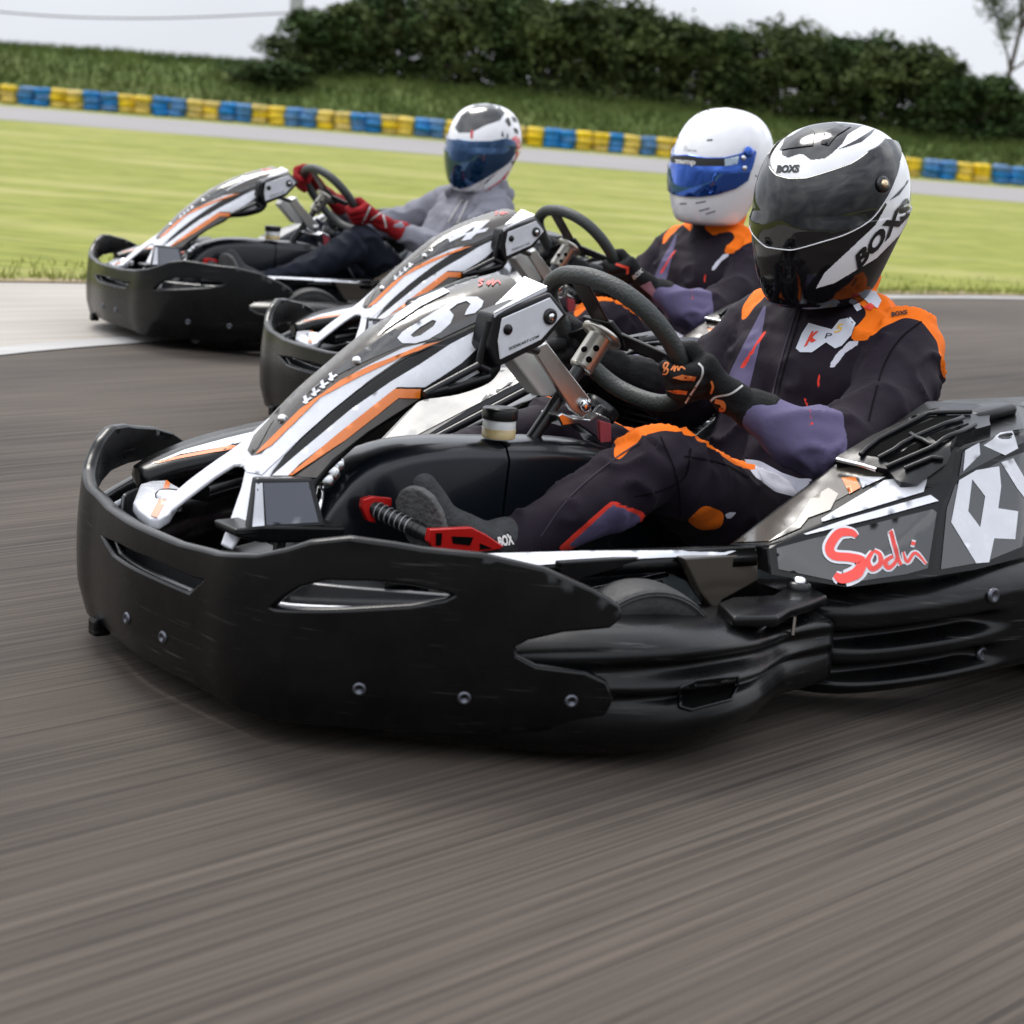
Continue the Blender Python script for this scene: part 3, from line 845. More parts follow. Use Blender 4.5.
# ---- floor tray with added light-blocking front plate, chassis tubes
mb = MB()
mb.addbm(boxbm((1.25, .66, .006), .001, Matrix.Translation((-.72, 0, .045))), M_carbon)
us_ = np.linspace(-.62, .62, 30); pl_f = [bumper(u, .06, -.03) for u in us_]
pl_f = [Vector((p.x, p.y, .052)) for p in pl_f]
prism(mb, [Vector((-.5, -.34, .052)), Vector((-.5, .34, .052))]+pl_f[::-1], (0, 0, -.006), M_plastic2, 0)  # plate added under the nose to stop sunlight leaking onto the ground
build('floor_tray_and_light_stop', mb, kart)
mb = MB()
for sg in (1, -1):
    tube(mb, catmull([(-.05, sg*.22, .06), (-.3, sg*.3, .06), (-.6, sg*.36, .065), (-1.0, sg*.36, .065), (-1.4, sg*.33, .09), (-1.75, sg*.3, .1)], 5), .016, M_blacksat, 10)
    tube(mb, [(-.9, sg*.36, .1), (-.9, sg*.56, .1), (-1.45, sg*.58, .11), (-1.45, sg*.33, .1)], .011, M_blacksat, 8)
    tube(mb, [(-.52, sg*.3, .075), (-.52, sg*.46, .13)], .014, M_blacksat, 8)
tube(mb, [(-.08, -.24, .06), (-.08, .24, .06)], .016, M_blacksat, 10); tube(mb, [(-1.55, -.42, .14), (-1.55, .42, .14)], .017, M_steel, 10)
build('chassis_frame', mb, kart)

# ---- wheels
def wheel(R_, wd, name='wheel'):
    root = bpy.data.objects.new(name, None); COL.objects.link(root); root.empty_display_size = .05; root.parent = kart
    t = MB(); h = wd/2
    lathe(t, [(R_*.52, -h*.8), (R_*.6, -h*.98), (R_*.80, -h), (R_*.92, -h*.93), (R_*.975, -h*.8), (R_*.993, -h*.6), (R_, -h*.3), (R_*1.0, 0), (R_, h*.3), (R_*.993, h*.6), (R_*.975, h*.8), (R_*.92, h*.93), (R_*.80, h), (R_*.6, h*.98), (R_*.52, h*.8)], (0, 0, 0), (0, 1, 0), M_rubber, 48)
    for q in (.965, .93): tube(t, [Vector((math.cos(a)*R_*q, h*(.95 if q > .94 else 1.0), math.sin(a)*R_*q)) for a in np.linspace(0, 2*PI, 48, endpoint=False)], .0015, M_rubber, 6, closed=True)
    build('tyre', t, root)
    r_ = MB(); lathe(r_, [(R_*.53, -h*.85), (R_*.53, h*.85), (R_*.5, h*.86), (R_*.46, h*.5), (R_*.2, h*.35), (R_*.2, h*.8), (0, h*.8)], (0, 0, 0), (0, 1, 0), M_alu, 32)
    build('rim', r_, root)
    return root
for sg in (1, -1):
    w = wheel(.125, .095); w.location = (-.56, sg*.53, .125); w.rotation_euler = (0, 0, R(-16)+(0 if sg > 0 else PI))
    w = wheel(.138, .2); w.location = (-1.57, sg*.50, .138); w.rotation_euler = (0, 0, 0 if sg > 0 else PI)

# ---- centre console / fuel tank
def tank(x0, x1, mt, n=16):
    f = interp([(.2, .15), (.235, .24), (.29, .315), (.335, .352), (.41, .376), (.50, .383), (.60, .380), (.64, .378), (.75, .374), (.85, .360), (.93, .33), (1.0, .24)])
    secs = []
    for x in np.linspace(x0, x1, n):
        zt = f(x)[0]; b = .012; y0, y1 = -.05, .08
        secs.append([Vector((-x, y0, .06)), Vector((-x, y0, zt-.03)), Vector((-x, y0+.012, zt-.008)), Vector((-x, y0+.03, zt)), Vector((-x, 0, zt+.003)), Vector((-x, y1-.03, zt)), Vector((-x, y1-.012, zt-.007)), Vector((-x, y1, zt-.028)), Vector((-x, y1-.006, zt-.12)), Vector((-x, y1+.02, .1)), Vector((-x, y1+.02, .06))])
    mb = MB(); loft(mb, secs, mt, True); return mb
build('console_cover', tank(.2, .625, M_tank), kart)
build('fuel_tank', tank(.63, 1.0, M_tank), kart)
# brake fluid reservoir
rc = P(498, 441, y=.045); rc.z = .384
res = MB(); M_clear = mat('milky translucent plastic', (.74, .75, .74), .25, coat=.3)
lathe(res, [(.027, 0), (.029, .003), (.029, .032), (.027, .034)], rc, (0, 0, 1), M_clear, 28)
rs_ = build('fluid_reservoir', res, kart)
m_ = MB(); lathe(m_, [(.0295, .002), (.0296, .018), (.0, .018)], rc, (0, 0, 1), mat('amber fluid', (.55, .42, .2), .3), 28); build('fluid', m_, rs_)
m_ = MB(); lathe(m_, [(.031, .034), (.0315, .036), (.0315, .05), (.030, .053), (.0, .053)], rc, (0, 0, 1), M_blacksat, 28); build('lid', m_, rs_)

# ---- steering column, support bar, clamp
mb = MB()
ca = P(527, 449, y=.01); cb_ = P(582, 368, y=.02)
ax = (cb_-ca).normalized()
tube(mb, [ca-ax*.2, cb_], .0125, M_blacksat, 14)
build('steering_column', mb, kart)
mb = MB()
prism(mb, [P(*p, y=.045) for p in [(532, 352), (547, 346), (590, 402), (592, 414), (583, 421), (572, 414)]], (0, -.012, 0), M_alu, .002)
prism(mb, [P(*p, y=.012) for p in [(511, 362), (518, 352), (546, 342), (566, 388), (552, 400), (541, 400)]], (0, -.045, 0), M_clear, .004)
lathe(mb, [(.012, 0), (.012, .008), (.006, .011), (0, .011)], P(584, 408, y=.046), (0, 1, 0), M_steel, 14)
tube(mb, [P(536, 354, y=.05), P(508, 347, y=.12)], .008, M_blacksat, 8)
build('support_bar', mb, kart)
mb = MB()
prism(mb, [P(*p, y=.05) for p in [(557, 419), (562, 416), (574, 422), (589, 423), (600, 417), (611, 423), (613, 444), (600, 448), (595, 440), (578, 428), (562, 430)]], (0, -.05, 0), M_steel, .003)
prism(mb, [P(*p, y=.055) for p in [(600, 424), (611, 427), (611, 445), (601, 446)]], (0, -.004, 0), mat('pink red anodised plate', (.55, .1, .12), .3, metal=.3), .001)
lathe(mb, [(.012, 0), (.012, .02), (.008, .024), (0, .024)], P(596, 421, y=.03), (-.5, .1, .8), M_blacksat, 14)
lathe(mb, [(.036, -.01), (.036, .01), (.02, .012), (0, .012)], P(600, 412, y=-.04), ax, M_blacksat, 24)
build('column_clamp', mb, kart)
# ---- steering wheel
al = R(41); wn = Vector((-math.cos(al), 0, math.sin(al))); wu = Vector((math.sin(al), 0, math.cos(al))); wc = Vector((-.885, 0, .56))
def wp(y, u, n=0): return wc+Vector((0, y, 0))+wu*u+wn*n
sw = MB()
rimp = [(-.118, .06), (-.085, .102), (-.03, .132), (.02, .141), (.07, .14), (.12, .124), (.158, .095), (.182, .052), (.189, .004), (.182, -.046), (.158, -.095), (.12, -.135), (.06, -.162), (0, -.165), (-.06, -.152), (-.1, -.122), (-.125, -.075), (-.131, -.005)]
rp_ = catmull([wp(*p) for p in rimp], 6, True)
tube(sw, rp_, .0165, M_foam, 16, closed=True)
swo = build('steering_wheel', sw, kart)
sp = MB()
def bar3(pts, th, mt):
    prism(sp, [wp(*p) for p in pts], wn*-th, mt, .002)
bar3([(-.008, .03), (.038, .03), (.043, .135), (-.005, .135)], .006, mat('dark spoke plate', (.03, .016, .014), .35, metal=.5))
bar3([(.03, .02), (.04, -.02), (.178, -.045), (.18, -.02)], .006, M_blacksat)
bar3([(-.02, .02), (-.02, -.02), (-.118, -.05), (-.122, -.02)], .006, M_blacksat)
bar3([(-.03, .04), (.05, .04), (.06, 0), (.05, -.03), (-.03, -.03), (-.04, 0)], .008, M_blacksat)
build('spokes', sp, swo)
hb = MB(); hc = P(604, 335, y=.02); h0 = P(580, 372, y=.02); hx = (hc-h0); hl = hx.length; hx = hx.normalized()
lathe(hb, [(.0, 0), (.021, 0), (.023, .004), (.023, hl*.8), (.026, hl*.84), (.040, hl*.86), (.040, hl*.95), (.0, hl*.95)], h0, hx, mat('satin champagne aluminium', (.55, .52, .47), .3, metal=.9), 28)
side = hx.cross(Vector((0, 0, 1))).normalized()
for t, off in ((.2, .0), (.5, .0), (.35, .7)):
    cc = h0+hx*hl*t; dirv = (Vector((.5, 1, .2))+Vector((0, -off, off))).normalized(); dirv = (dirv-hx*dirv.dot(hx)).normalized()
    lathe(hb, [(.006, 0), (.006, .0012), (0, .0012)], cc+dirv*.0228, dirv, M_dark, 12)
build('hub_boss', hb, swo)
# ---- pedals
M_mark = mat('worn pale knurling', (.28, .28, .29), .4, metal=.3)
def pedal(sg, x):
    mb = MB(); S = lambda p: Vector((p.x, p.y*sg, p.z))
    q = [P(*p, y=.236) for p in [(430, 533), (472, 531), (486, 538), (504, 550), (500, 553), (470, 557), (434, 553), (428, 545)]]
    prism(mb, [S(p) for p in q], (0, -.012*sg, 0), M_red, .002)
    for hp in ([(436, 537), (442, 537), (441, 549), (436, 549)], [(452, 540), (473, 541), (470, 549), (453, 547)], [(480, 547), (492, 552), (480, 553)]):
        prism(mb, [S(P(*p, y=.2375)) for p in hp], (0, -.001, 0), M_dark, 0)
    q = [P(*p, y=.118) for p in [(363, 503), (372, 500), (392, 502), (392, 510), (374, 514), (376, 527), (368, 525), (362, 512)]]
    prism(mb, [S(p) for p in q], (0, -.012*sg, 0), M_red, .002)
    a = S(P(372, 511, y=.11)); b = S(P(436, 543, y=.225))
    tube(mb, [a, b], .013, M_blacksat, 14)
    for i in range(9):
        c = a.lerp(b, .1+.08*i); tube(mb, [c-(b-a)*.008, c+(b-a)*.008], .0142, M_mark if i < 7 else M_blacksat, 14)
    return mb
build('brake_pedal', pedal(1, 0), kart)
build('throttle_pedal', pedal(-1, 0), kart)
# small fittings below the fairing
mb = MB()
for (px, py, y, r_) in ((330, 476, .06, .016), (337, 468, .05, .012), (325, 484, .07, .014)):
    lathe(mb, [(r_, -.01), (r_, .006), (r_*.6, .01), (0, .01)], P(px, py, y=y), (.3, 1, .3), M_steel, 14)
tube(mb, [P(333, 472, y=.05), P(345, 440, y=.05)], .007, M_steel, 8)
tube(mb, catmull([P(322, 486, y=.05), P(318, 510, y=.1), P(312, 545, y=.1)], 5), .007, M_steel, 8)
for y in (.1, -.1): tube(mb, [(-.14, y, .05), (-.2, y*.6, .3)], .01, M_blacksat, 8)
build('fairing_mount', mb, kart)
mb = MB()
tube(mb, catmull([(-1.0, .1, .12), (-.6, .2, .12), (-.5, .42, .13)], 5), .008, M_steel, 8)
tube(mb, catmull([(-1.0, -.1, .12), (-.6, -.2, .12), (-.5, -.42, .13)], 5), .008, M_steel, 8)
build('tie_rods', mb, kart)

# ---- seat
seatc = catmull([(-.98, .20, 0), (-1.15, .215, 0), (-1.35, .225, 0), (-1.5, .2, 0), (-1.6, .1, 0), (-1.625, 0, 0), (-1.6, -.1, 0), (-1.5, -.2, 0), (-1.35, -.225, 0), (-1.15, -.215, 0), (-.98, -.2, 0)], 6)
sa = [0.]
for a, b in zip(seatc, seatc[1:]): sa.append(sa[-1]+(b-a).length)
SL = sa[-1]
def seatf(u, v, w):
    x = float(np.interp(u, sa, [p.x for p in seatc])); y = float(np.interp(u, sa, [p.y for p in seatc]))
    x0 = float(np.interp(u-.02, sa, [p.x for p in seatc])); y0 = float(np.interp(u-.02, sa, [p.y for p in seatc]))
    x1 = float(np.interp(u+.02, sa, [p.x for p in seatc])); y1 = float(np.interp(u+.02, sa, [p.y for p in seatc]))
    t = Vector((x1-x0, y1-y0)); t = t.normalized() if t.length > 0 else Vector((1, 0)); n = Vector((-t.y, t.x))
    k = 1+.12*v; back = max(0, min(1, (-x-1.2)/.3))
    return Vector((x-.10*v*back+n.x*w, y*k+n.y*w, .05+v))
sh = interp([(0, .12), (.15, .17), (.35, .24), (.5, .36), (.62, .42), (SL/2, .46), (SL-.62, .42), (SL-.5, .36), (SL-.35, .24), (SL-.15, .17), (SL, .12)])
mb = MB(); us = np.linspace(0, SL, 40)
shell(mb, seatf, [(u, 0) for u in us]+[(u, sh(u)[0]) for u in us[::-1]], [], .016, M_seat, step=.035, rings=4)
mb.addbm(boxbm((.62, .36, .012), .004, Matrix.Translation((-1.28, 0, .058))), M_seat)
build('seat', mb, kart)
# ---- engine and rear bumper
mb = MB()
mb.addbm(boxbm((.2, .2, .2), .02, Matrix.Translation((-1.42, -.40, .2))), M_blacksat)
for i in range(7): mb.addbm(boxbm((.15, .15, .006), .002, Matrix.Translation((-1.42, -.40, .31+i*.014))), M_blacksat)
mb.addbm(boxbm((.18, .12, .08), .02, Matrix.Translation((-1.42, -.38, .44))), M_plastic2)
tube(mb, catmull([(-1.45, -.4, .3), (-1.6, -.35, .3), (-1.72, -.2, .26), (-1.74, .1, .24)], 6), [.02]*6+[.045]*13, M_steel, 12)
build('engine', mb, kart)
mb = MB()
def rbump(u, v, w):
    a = u/.45; x = -1.86+.10*abs(math.sin(a*.9))**3; return Vector((x-w, u*1.3, v))
shell(mb, rbump, [(-.5, .1), (.5, .1), (.52, .2), (.48, .28), (-.48, .28), (-.52, .2)], [[(-.3, .15), (-.3, .22), (.3, .22), (.3, .15)]], .03, M_plastic, .05)
for sg in (1, -1): tube(mb, [(-1.7, sg*.3, .1), (-1.86, sg*.3, .14)], .016, M_blacksat, 8)
build('rear_bumper', mb, kart)

# ---- the two other karts are copies
def kart_copy(k, label):
    r = kart.copy(); COL.objects.link(r); r['label'] = label
    def rec(src, par):
        for ch in list(src.children):
            if ch == par: continue
            c = ch.copy(); COL.objects.link(c); c.parent = par; mp[ch] = c; rec(ch, c)
    mp = {}; kids = list(kart.children)
    for ch in kids:
        c = ch.copy(); COL.objects.link(c); c.parent = r; mp[ch] = c; rec(ch, c)
    tx, ty, th = KPOSE[k]; r.location = (tx, ty, .006); r.rotation_euler = (0, 0, PI+th)
    return r, mp
kart2, mp2 = kart_copy(2, 'black rental racing kart number 4 running in the middle, between the two others')
kart3, mp3 = kart_copy(3, 'black rental racing kart farthest from the camera, beside the grass verge')
# number 4 on the second kart, as seen on its panel
hn = number_hit
def px21(x, y, dx=0, dy=0): return x, y
n4 = MB()
decal(n4, hn, [(398, 333), (440, 306), (470, 301), (452, 318), (468, 314), (462, 321), (446, 325), (436, 335), (420, 338), (430, 326), (400, 341)], M_white, 4, holes=[[(426, 325), (444, 312), (440, 321)]])
me4 = n4.mesh('race_number'); mp2[nob].data = me4
n3 = MB(); text(n3, hn, '7', ((400, 345), (430, 330), (478, 304), (440, 306)), M_white, bold=.03); mp3[nob].data = n3.mesh('race_number')
# ================================================================== DRIVERS
M_visor1 = mat('smoked visor', (.006, .006, .007), .04, spec=.6)
M_visor2 = mat('blue mirrored visor', (.012, .09, .46), .05, metal=.85, coat=1., coatr=.02)
M_visor3 = mat('dark blue mirrored visor', (.008, .055, .15), .06, metal=.75, coat=1., coatr=.02)
M_hwhite = mat('white lacquered shell', (.8, .8, .82), .16, coat=1., var=.02)
M_hblack = mat('black lacquer', (.005, .005, .006), .1, spec=.6)
M_hdark = mat('dark grey lacquer', (.012, .0125, .014), .15, spec=.8, var=.5, vscale=30)
M_hred = mat('red lacquer', (.6, .02, .04), .2, coat=.8)
M_lining = mat('helmet lining', (.01, .01, .01), .9)
M_gold = mat('gold screw', (.7, .55, .35), .25, metal=1)
M_glove = mat('black glove fabric', (.011, .011, .012), .8, bump=.3, bscale=220, spec=.25)
M_glover = mat('red glove fabric', (.24, .006, .010), .75, bump=.4, bscale=150, spec=.25, var=.4, vscale=25)
M_gor = mat('orange glove print', (.75, .22, .06), .6)
M_gwh = mat('white glove piping', (.6, .58, .56), .6)
M_boot = mat('charcoal suede boot', (.028, .03, .032), .8, bump=.5, bscale=90, var=.5, vscale=30)
M_sole = mat('grey boot sole', (.10, .10, .098), .75, bump=.5, bscale=130, var=.4, vscale=40)
M_bootr = mat('red boot fabric', (.3, .01, .01), .7)

def cloth_mat(name, base, zones, weave=240, rough=.72, fold=1.):
    """fabric whose dyed panels are cut by vertex fields (one per panel colour)"""
    m = bpy.data.materials.new(name); N, L = nodes_of(m); b = N['Principled BSDF']; tc = N.new('ShaderNodeTexCoord')
    n = N.new('ShaderNodeTexNoise'); n.inputs['Scale'].default_value = 9; n.inputs['Detail'].default_value = 5; L.new(tc.outputs['Object'], n.inputs['Vector'])
    cur = N.new('ShaderNodeMix'); cur.data_type = 'RGBA'; cur.inputs['A'].default_value = (*[c*.8 for c in base], 1); cur.inputs['B'].default_value = (*[c*1.25 for c in base], 1)
    L.new(n.outputs['Fac'], cur.inputs['Factor']); cur = cur.outputs['Result']
    for att, col in zones:
        a = N.new('ShaderNodeAttribute'); a.attribute_name = att
        mr = N.new('ShaderNodeMapRange'); mr.inputs['From Min'].default_value = -.15; mr.inputs['From Max'].default_value = .15; L.new(a.outputs['Fac'], mr.inputs[0])
        mx = N.new('ShaderNodeMix'); mx.data_type = 'RGBA'; mx.inputs['B'].default_value = (*col, 1); L.new(cur, mx.inputs['A']); L.new(mr.outputs[0], mx.inputs['Factor']); cur = mx.outputs['Result']
    L.new(cur, b.inputs['Base Color']); b.inputs['Roughness'].default_value = rough; b.inputs['Specular IOR Level'].default_value = .15
    b.inputs['Sheen Weight'].default_value = .02; b.inputs['Sheen Roughness'].default_value = .5
    f = N.new('ShaderNodeTexNoise'); f.inputs['Scale'].default_value = weave; L.new(tc.outputs['Object'], f.inputs['Vector'])
    g = N.new('ShaderNodeTexNoise'); g.inputs['Scale'].default_value = 11; g.inputs['Detail'].default_value = 2; g.inputs['Distortion'].default_value = .8; L.new(tc.outputs['Object'], g.inputs['Vector'])
    b1 = N.new('ShaderNodeBump'); b1.inputs['Strength'].default_value = .4*fold; b1.inputs['Distance'].default_value = .012; L.new(g.outputs['Fac'], b1.inputs['Height'])
    b2_ = N.new('ShaderNodeBump'); b2_.inputs['Strength'].default_value = .25; b2_.inputs['Distance'].default_value = .002; L.new(f.outputs['Fac'], b2_.inputs['Height']); L.new(b1.outputs[0], b2_.inputs['Normal']); L.new(b2_.outputs[0], b.inputs['Normal'])
    return m
LIL = (.115, .098, .185); ORG = (.86, .17, .008); WHT = (.6, .6, .68); RED = (.75, .05, .03); DK = (.0125, .0075, .0142)
M_suit = cloth_mat('racing suit cloth', DK, [('lilac', LIL), ('white', WHT), ('redline', RED), ('orange', ORG)])
M_hood = cloth_mat('grey hoodie and navy jeans', (.20, .20, .235), [('jeans', (.010, .013, .022)), ('dark', (.02, .02, .02))], fold=1.2)

def cap_dist(p, a, ra, b, rb):
    ab = b-a; t = np.clip(((p-a)@ab)/(ab@ab), 0, 1); q = a+t[:, None]*ab
    return np.linalg.norm(p-q, axis=1)-(ra+(rb-ra)*t), t
def polysdf(P2, poly):
    """signed px distance, positive inside"""
    poly = np.array(poly, float); n = len(poly); d = np.full(len(P2), 1e9); ins = np.zeros(len(P2), bool)
    for i in range(n):
        a = poly[i]; b = poly[(i+1) % n]; e = b-a; w_ = P2-a
        t = np.clip((w_@e)/(e@e), 0, 1); d = np.minimum(d, np.linalg.norm(w_-t[:, None]*e, axis=1))
        c1 = (a[1] > P2[:, 1]) != (b[1] > P2[:, 1])
        with np.errstate(divide='ignore', invalid='ignore'): xc = (b[0]-a[0])*(P2[:, 1]-a[1])/(b[1]-a[1])+a[0]
        ins ^= c1 & (P2[:, 0] < xc)
    return np.where(ins, d, -d)
def projN(V, k=1):
    tx, ty, th = KPOSE[k]
    wx = -V[:, 0]*math.cos(th)+V[:, 1]*math.sin(th)+tx; wy = -V[:, 0]*math.sin(th)-V[:, 1]*math.cos(th)+ty; z = V[:, 2]-CAMH
    c, s = math.cos(PITCH), math.sin(PITCH); d = wy*c-z*s; v = z*c+wy*s; u = FPX*wx/d; v = FPX*v/d
    cr, sr = math.cos(ROLL), math.sin(ROLL); return np.stack([512+u*cr+v*sr, 512-(-u*sr+v*cr)], 1)

BONES = {
 'pelvis': [((-1.31, -.07, .165), .125, (-1.31, .07, .165), .125)],
 'torso': [((-1.34, -.05, .22), .115, (-1.42, -.06, .42), .12), ((-1.34, .05, .22), .115, (-1.42, .06, .42), .12), ((-1.43, -.08, .46), .115, (-1.43, .09, .46), .12), ((-1.45, -.11, .53), .09, (-1.45, .13, .53), .095), ((-1.46, -.1, .59), .06, (-1.46, .1, .59), .06)],
 'collar': [((-1.46, .0, .60), .085, (-1.455, .015, .68), .083)],
 'upperL': [((-1.475, .195, .545), .082, (-1.35, .28, .46), .078), ((-1.35, .28, .46), .078, (-1.17, .345, .395), .066)],
 'upperR': [((-1.475, -.18, .545), .08, (-1.40, -.215, .46), .072), ((-1.40, -.215, .46), .07, (-1.30, -.225, .385), .058)],
 'foreL': [((-1.17, .345, .395), .064, (-1.10, .30, .415), .058), ((-1.10, .30, .415), .058, (-1.035, .245, .452), .037)],
 'foreR': [((-1.30, -.225, .385), .056, (-1.09, -.14, .458), .036)],
 'thighL': [((-1.26, .105, .18), .1, (-1.05, .16, .27), .092), ((-1.05, .16, .265), .09, (-.85, .215, .358), .070)],
 'thighR': [((-1.26, -.105, .18), .1, (-1.08, -.15, .26), .09), ((-1.08, -.15, .26), .088, (-.925, -.195, .335), .068)],
 'shinL': [((-.85, .215, .358), .069, (-.70, .205, .29), .064), ((-.70, .205, .29), .064, (-.535, .188, .215), .047)],
 'shinR': [((-.925, -.195, .335), .068, (-.72, -.2, .28), .062), ((-.72, -.2, .28), .064, (-.50, -.188, .215), .047)],
}
def make_body(name, bones, k, zonefn, mt, wr=1., extra=None):
    mb = MB()
    for g, L in bones.items():
        for a, ra, b, rb in L: capsule(mb, a, ra, b, rb, mt)
    if extra: extra(mb)
    me = mb.mesh('raw')
    me = evalmesh(me, [('REMESH', dict(mode='VOXEL', voxel_size=.0075)), ('SMOOTH', dict(factor=.6, iterations=9))])
    n = len(me.vertices); co_ = np.zeros(n*3); me.vertices.foreach_get('co', co_); V = co_.reshape(-1, 3)
    no = np.zeros(n*3); me.vertices.foreach_get('normal', no); Nn = no.reshape(-1, 3)
    D = {g: np.min([cap_dist(V, np.array(a), ra, np.array(b), rb)[0] for a, ra, b, rb in L], axis=0) for g, L in bones.items()}
    # cloth folds: ridges running across each limb, stronger at elbows, knees and waist
    keys = list(bones); near = np.argmin(np.stack([D[g] for g in keys]), axis=0)
    disp = np.zeros(n)
    joints = [Vector(bones['foreL'][0][0]), Vector(bones['foreR'][0][0]), Vector(bones['shinL'][0][0]), Vector(bones['shinR'][0][0]), Vector(bones['upperL'][0][0]), Vector((-1.28, .1, .26)), Vector((-1.28, -.1, .26))]
    axes = []
    for g in keys:
        a, _, b, _ = bones[g][0][0], 0, bones[g][-1][2], 0
        axes.append((Vector(b)-Vector(a)).normalized())
    axes[keys.index('torso')] = Vector((-.15, 0, 1)).normalized(); axes[keys.index('pelvis')] = Vector((0, 0, 1))
    for i in range(n):
        p = Vector(V[i]); ax = axes[near[i]]
        along = p.dot(ax); q = (p-ax*along)*3.4+ax*along*9.5+Vector((near[i]*7.3, 0, 0))
        q = q+Vector((noise.noise(p*8), noise.noise(p*8+Vector((5, 0, 0))), noise.noise(p*8+Vector((0, 5, 0)))))*1.1
        r_ = 1-min(1, abs(noise.noise(q))*2.2); r_ = r_*r_*1.5-.5; jd = min((p-j).length for j in joints)
        s = .55+.75*math.exp(-(jd/.14)**2)
        disp[i] = (r_*.0085*s+noise.noise(p*5)*.009)*wr
    V2 = V+Nn*disp[:, None]
    me.vertices.foreach_set('co', V2.ravel())
    camk = ray(512, 512, k)[0]; facing = np.sum(Nn*(np.array(camk)-V), axis=1) > -.25
    z = zonefn(V2, D, projN(V2, k), facing)
    E_ = np.zeros(len(me.edges)*2, np.int64); me.edges.foreach_get('vertices', E_); E_ = E_.reshape(-1, 2); deg = np.bincount(E_.ravel(), minlength=n).astype(float)
    for a, val in z.items():
        val = np.clip(val, -7, 7).astype(float)
        for _i in range(4 if a == 'orange' else 1):
            acc_ = np.bincount(E_[:, 0], weights=val[E_[:, 1]], minlength=n)+np.bincount(E_[:, 1], weights=val[E_[:, 0]], minlength=n)
            val = .4*val+.6*acc_/np.maximum(deg, 1)
        at = me.attributes.new(a, 'FLOAT', 'POINT'); at.data.foreach_set('value', val.astype(np.float32))
    me.materials.clear(); me.materials.append(mt)
    me.polygons.foreach_set('use_smooth', [True]*len(me.polygons))
    me.name = name; return me

def front(s, f): return np.where(f, s, -20.)
def suit_zones(V, D, P2, f):
    Vm = V*np.array([1, -1, 1]); P2m = projN(Vm, 1)
    oth = lambda *g: np.min([D[x] for x in D if x not in g], axis=0)
    lil = np.maximum(oth('foreL')-D['foreL'], oth('foreR')-D['foreR'])*600+1
    lil = np.minimum(lil, (V[:, 0]+1.135+.25*(V[:, 2]-.42))*500)
    lil = np.where(np.abs(V[:, 1]) > .14, lil, -9)
    patch = [(561, 552), (612, 506), (643, 518), (632, 556)]
    sh = np.maximum(front(polysdf(P2, patch), f), front(polysdf(P2m, patch), V[:, 1] < -.15))
    lil = np.maximum(lil, sh)
    chestside = [(720, 395), (742, 350), (768, 300), (760, 345), (748, 395)]
    lil = np.maximum(lil, front(polysdf(P2, chestside), f))
    red = 2.6-np.abs(sh)
    for ln in ([(800, 398), (806, 401), (811, 414), (814, 428), (809, 432), (802, 420), (806, 428), (811, 427), (808, 414), (803, 403)], [(817, 378), (822, 372), (820, 388), (816, 396)], [(738, 372), (762, 336), (771, 320), (765, 337), (744, 371)]):
        red = np.maximum(red, front(polysdf(P2, ln), f))
    yoke = [(812, 300), (826, 284), (870, 250), (900, 270), (925, 300), (950, 340), (962, 380), (950, 410), (943, 385), (937, 345), (921, 324), (905, 320), (885, 329), (864, 344), (848, 345), (853, 333), (868, 316), (859, 306), (828, 311)]
    top = V[:, 2] > .42
    yk = np.maximum(front(polysdf(P2, yoke), top & (V[:, 1] > -.02)), front(polysdf(P2m, yoke), top & (V[:, 1] < .02)))
    knee = [(612, 462), (620, 425), (640, 392), (672, 385), (712, 392), (748, 436), (756, 474), (738, 470), (712, 453), (690, 439), (665, 433), (645, 438), (630, 452), (620, 464)]
    km = np.maximum(front(polysdf(P2, knee), V[:, 1] > .1), front(polysdf(P2m, knee), V[:, 1] < -.1))
    und = front(polysdf(P2, [(686, 524), (695, 516), (704, 507), (724, 516), (722, 532), (700, 534)]), f)
    org = np.maximum(np.maximum(yk, km), und)
    org = np.maximum(org, np.minimum(np.where(V[:, 2] > .6, (D['torso']-D['collar'])*300, -9), (-1.43-V[:, 0]+np.maximum(0, V[:, 1])*.5)*300))
    wh = front(polysdf(P2, [(741, 461), (760, 464), (782, 476), (800, 482), (816, 480), (795, 500), (775, 495), (755, 480)]), V[:, 1] > 0)
    wh = np.maximum(wh, front(polysdf(P2, [(849, 344), (866, 343), (845, 356), (834, 371), (827, 371), (836, 357)]), f))
    wh = np.maximum(wh, front(polysdf(P2, [(722, 516), (738, 515), (728, 524)]), f))
    return {'lilac': lil, 'orange': org, 'white': wh, 'redline': red}
def hood_zones(V, D, P2, f):
    leg = np.min([D[g] for g in ('thighL', 'thighR', 'shinL', 'shinR')], axis=0); up = np.min([D[g] for g in D if g not in ('thighL', 'thighR', 'shinL', 'shinR', 'pelvis')], axis=0)
    return {'jeans': (up-leg)*500, 'dark': np.full(len(V), -9.)}

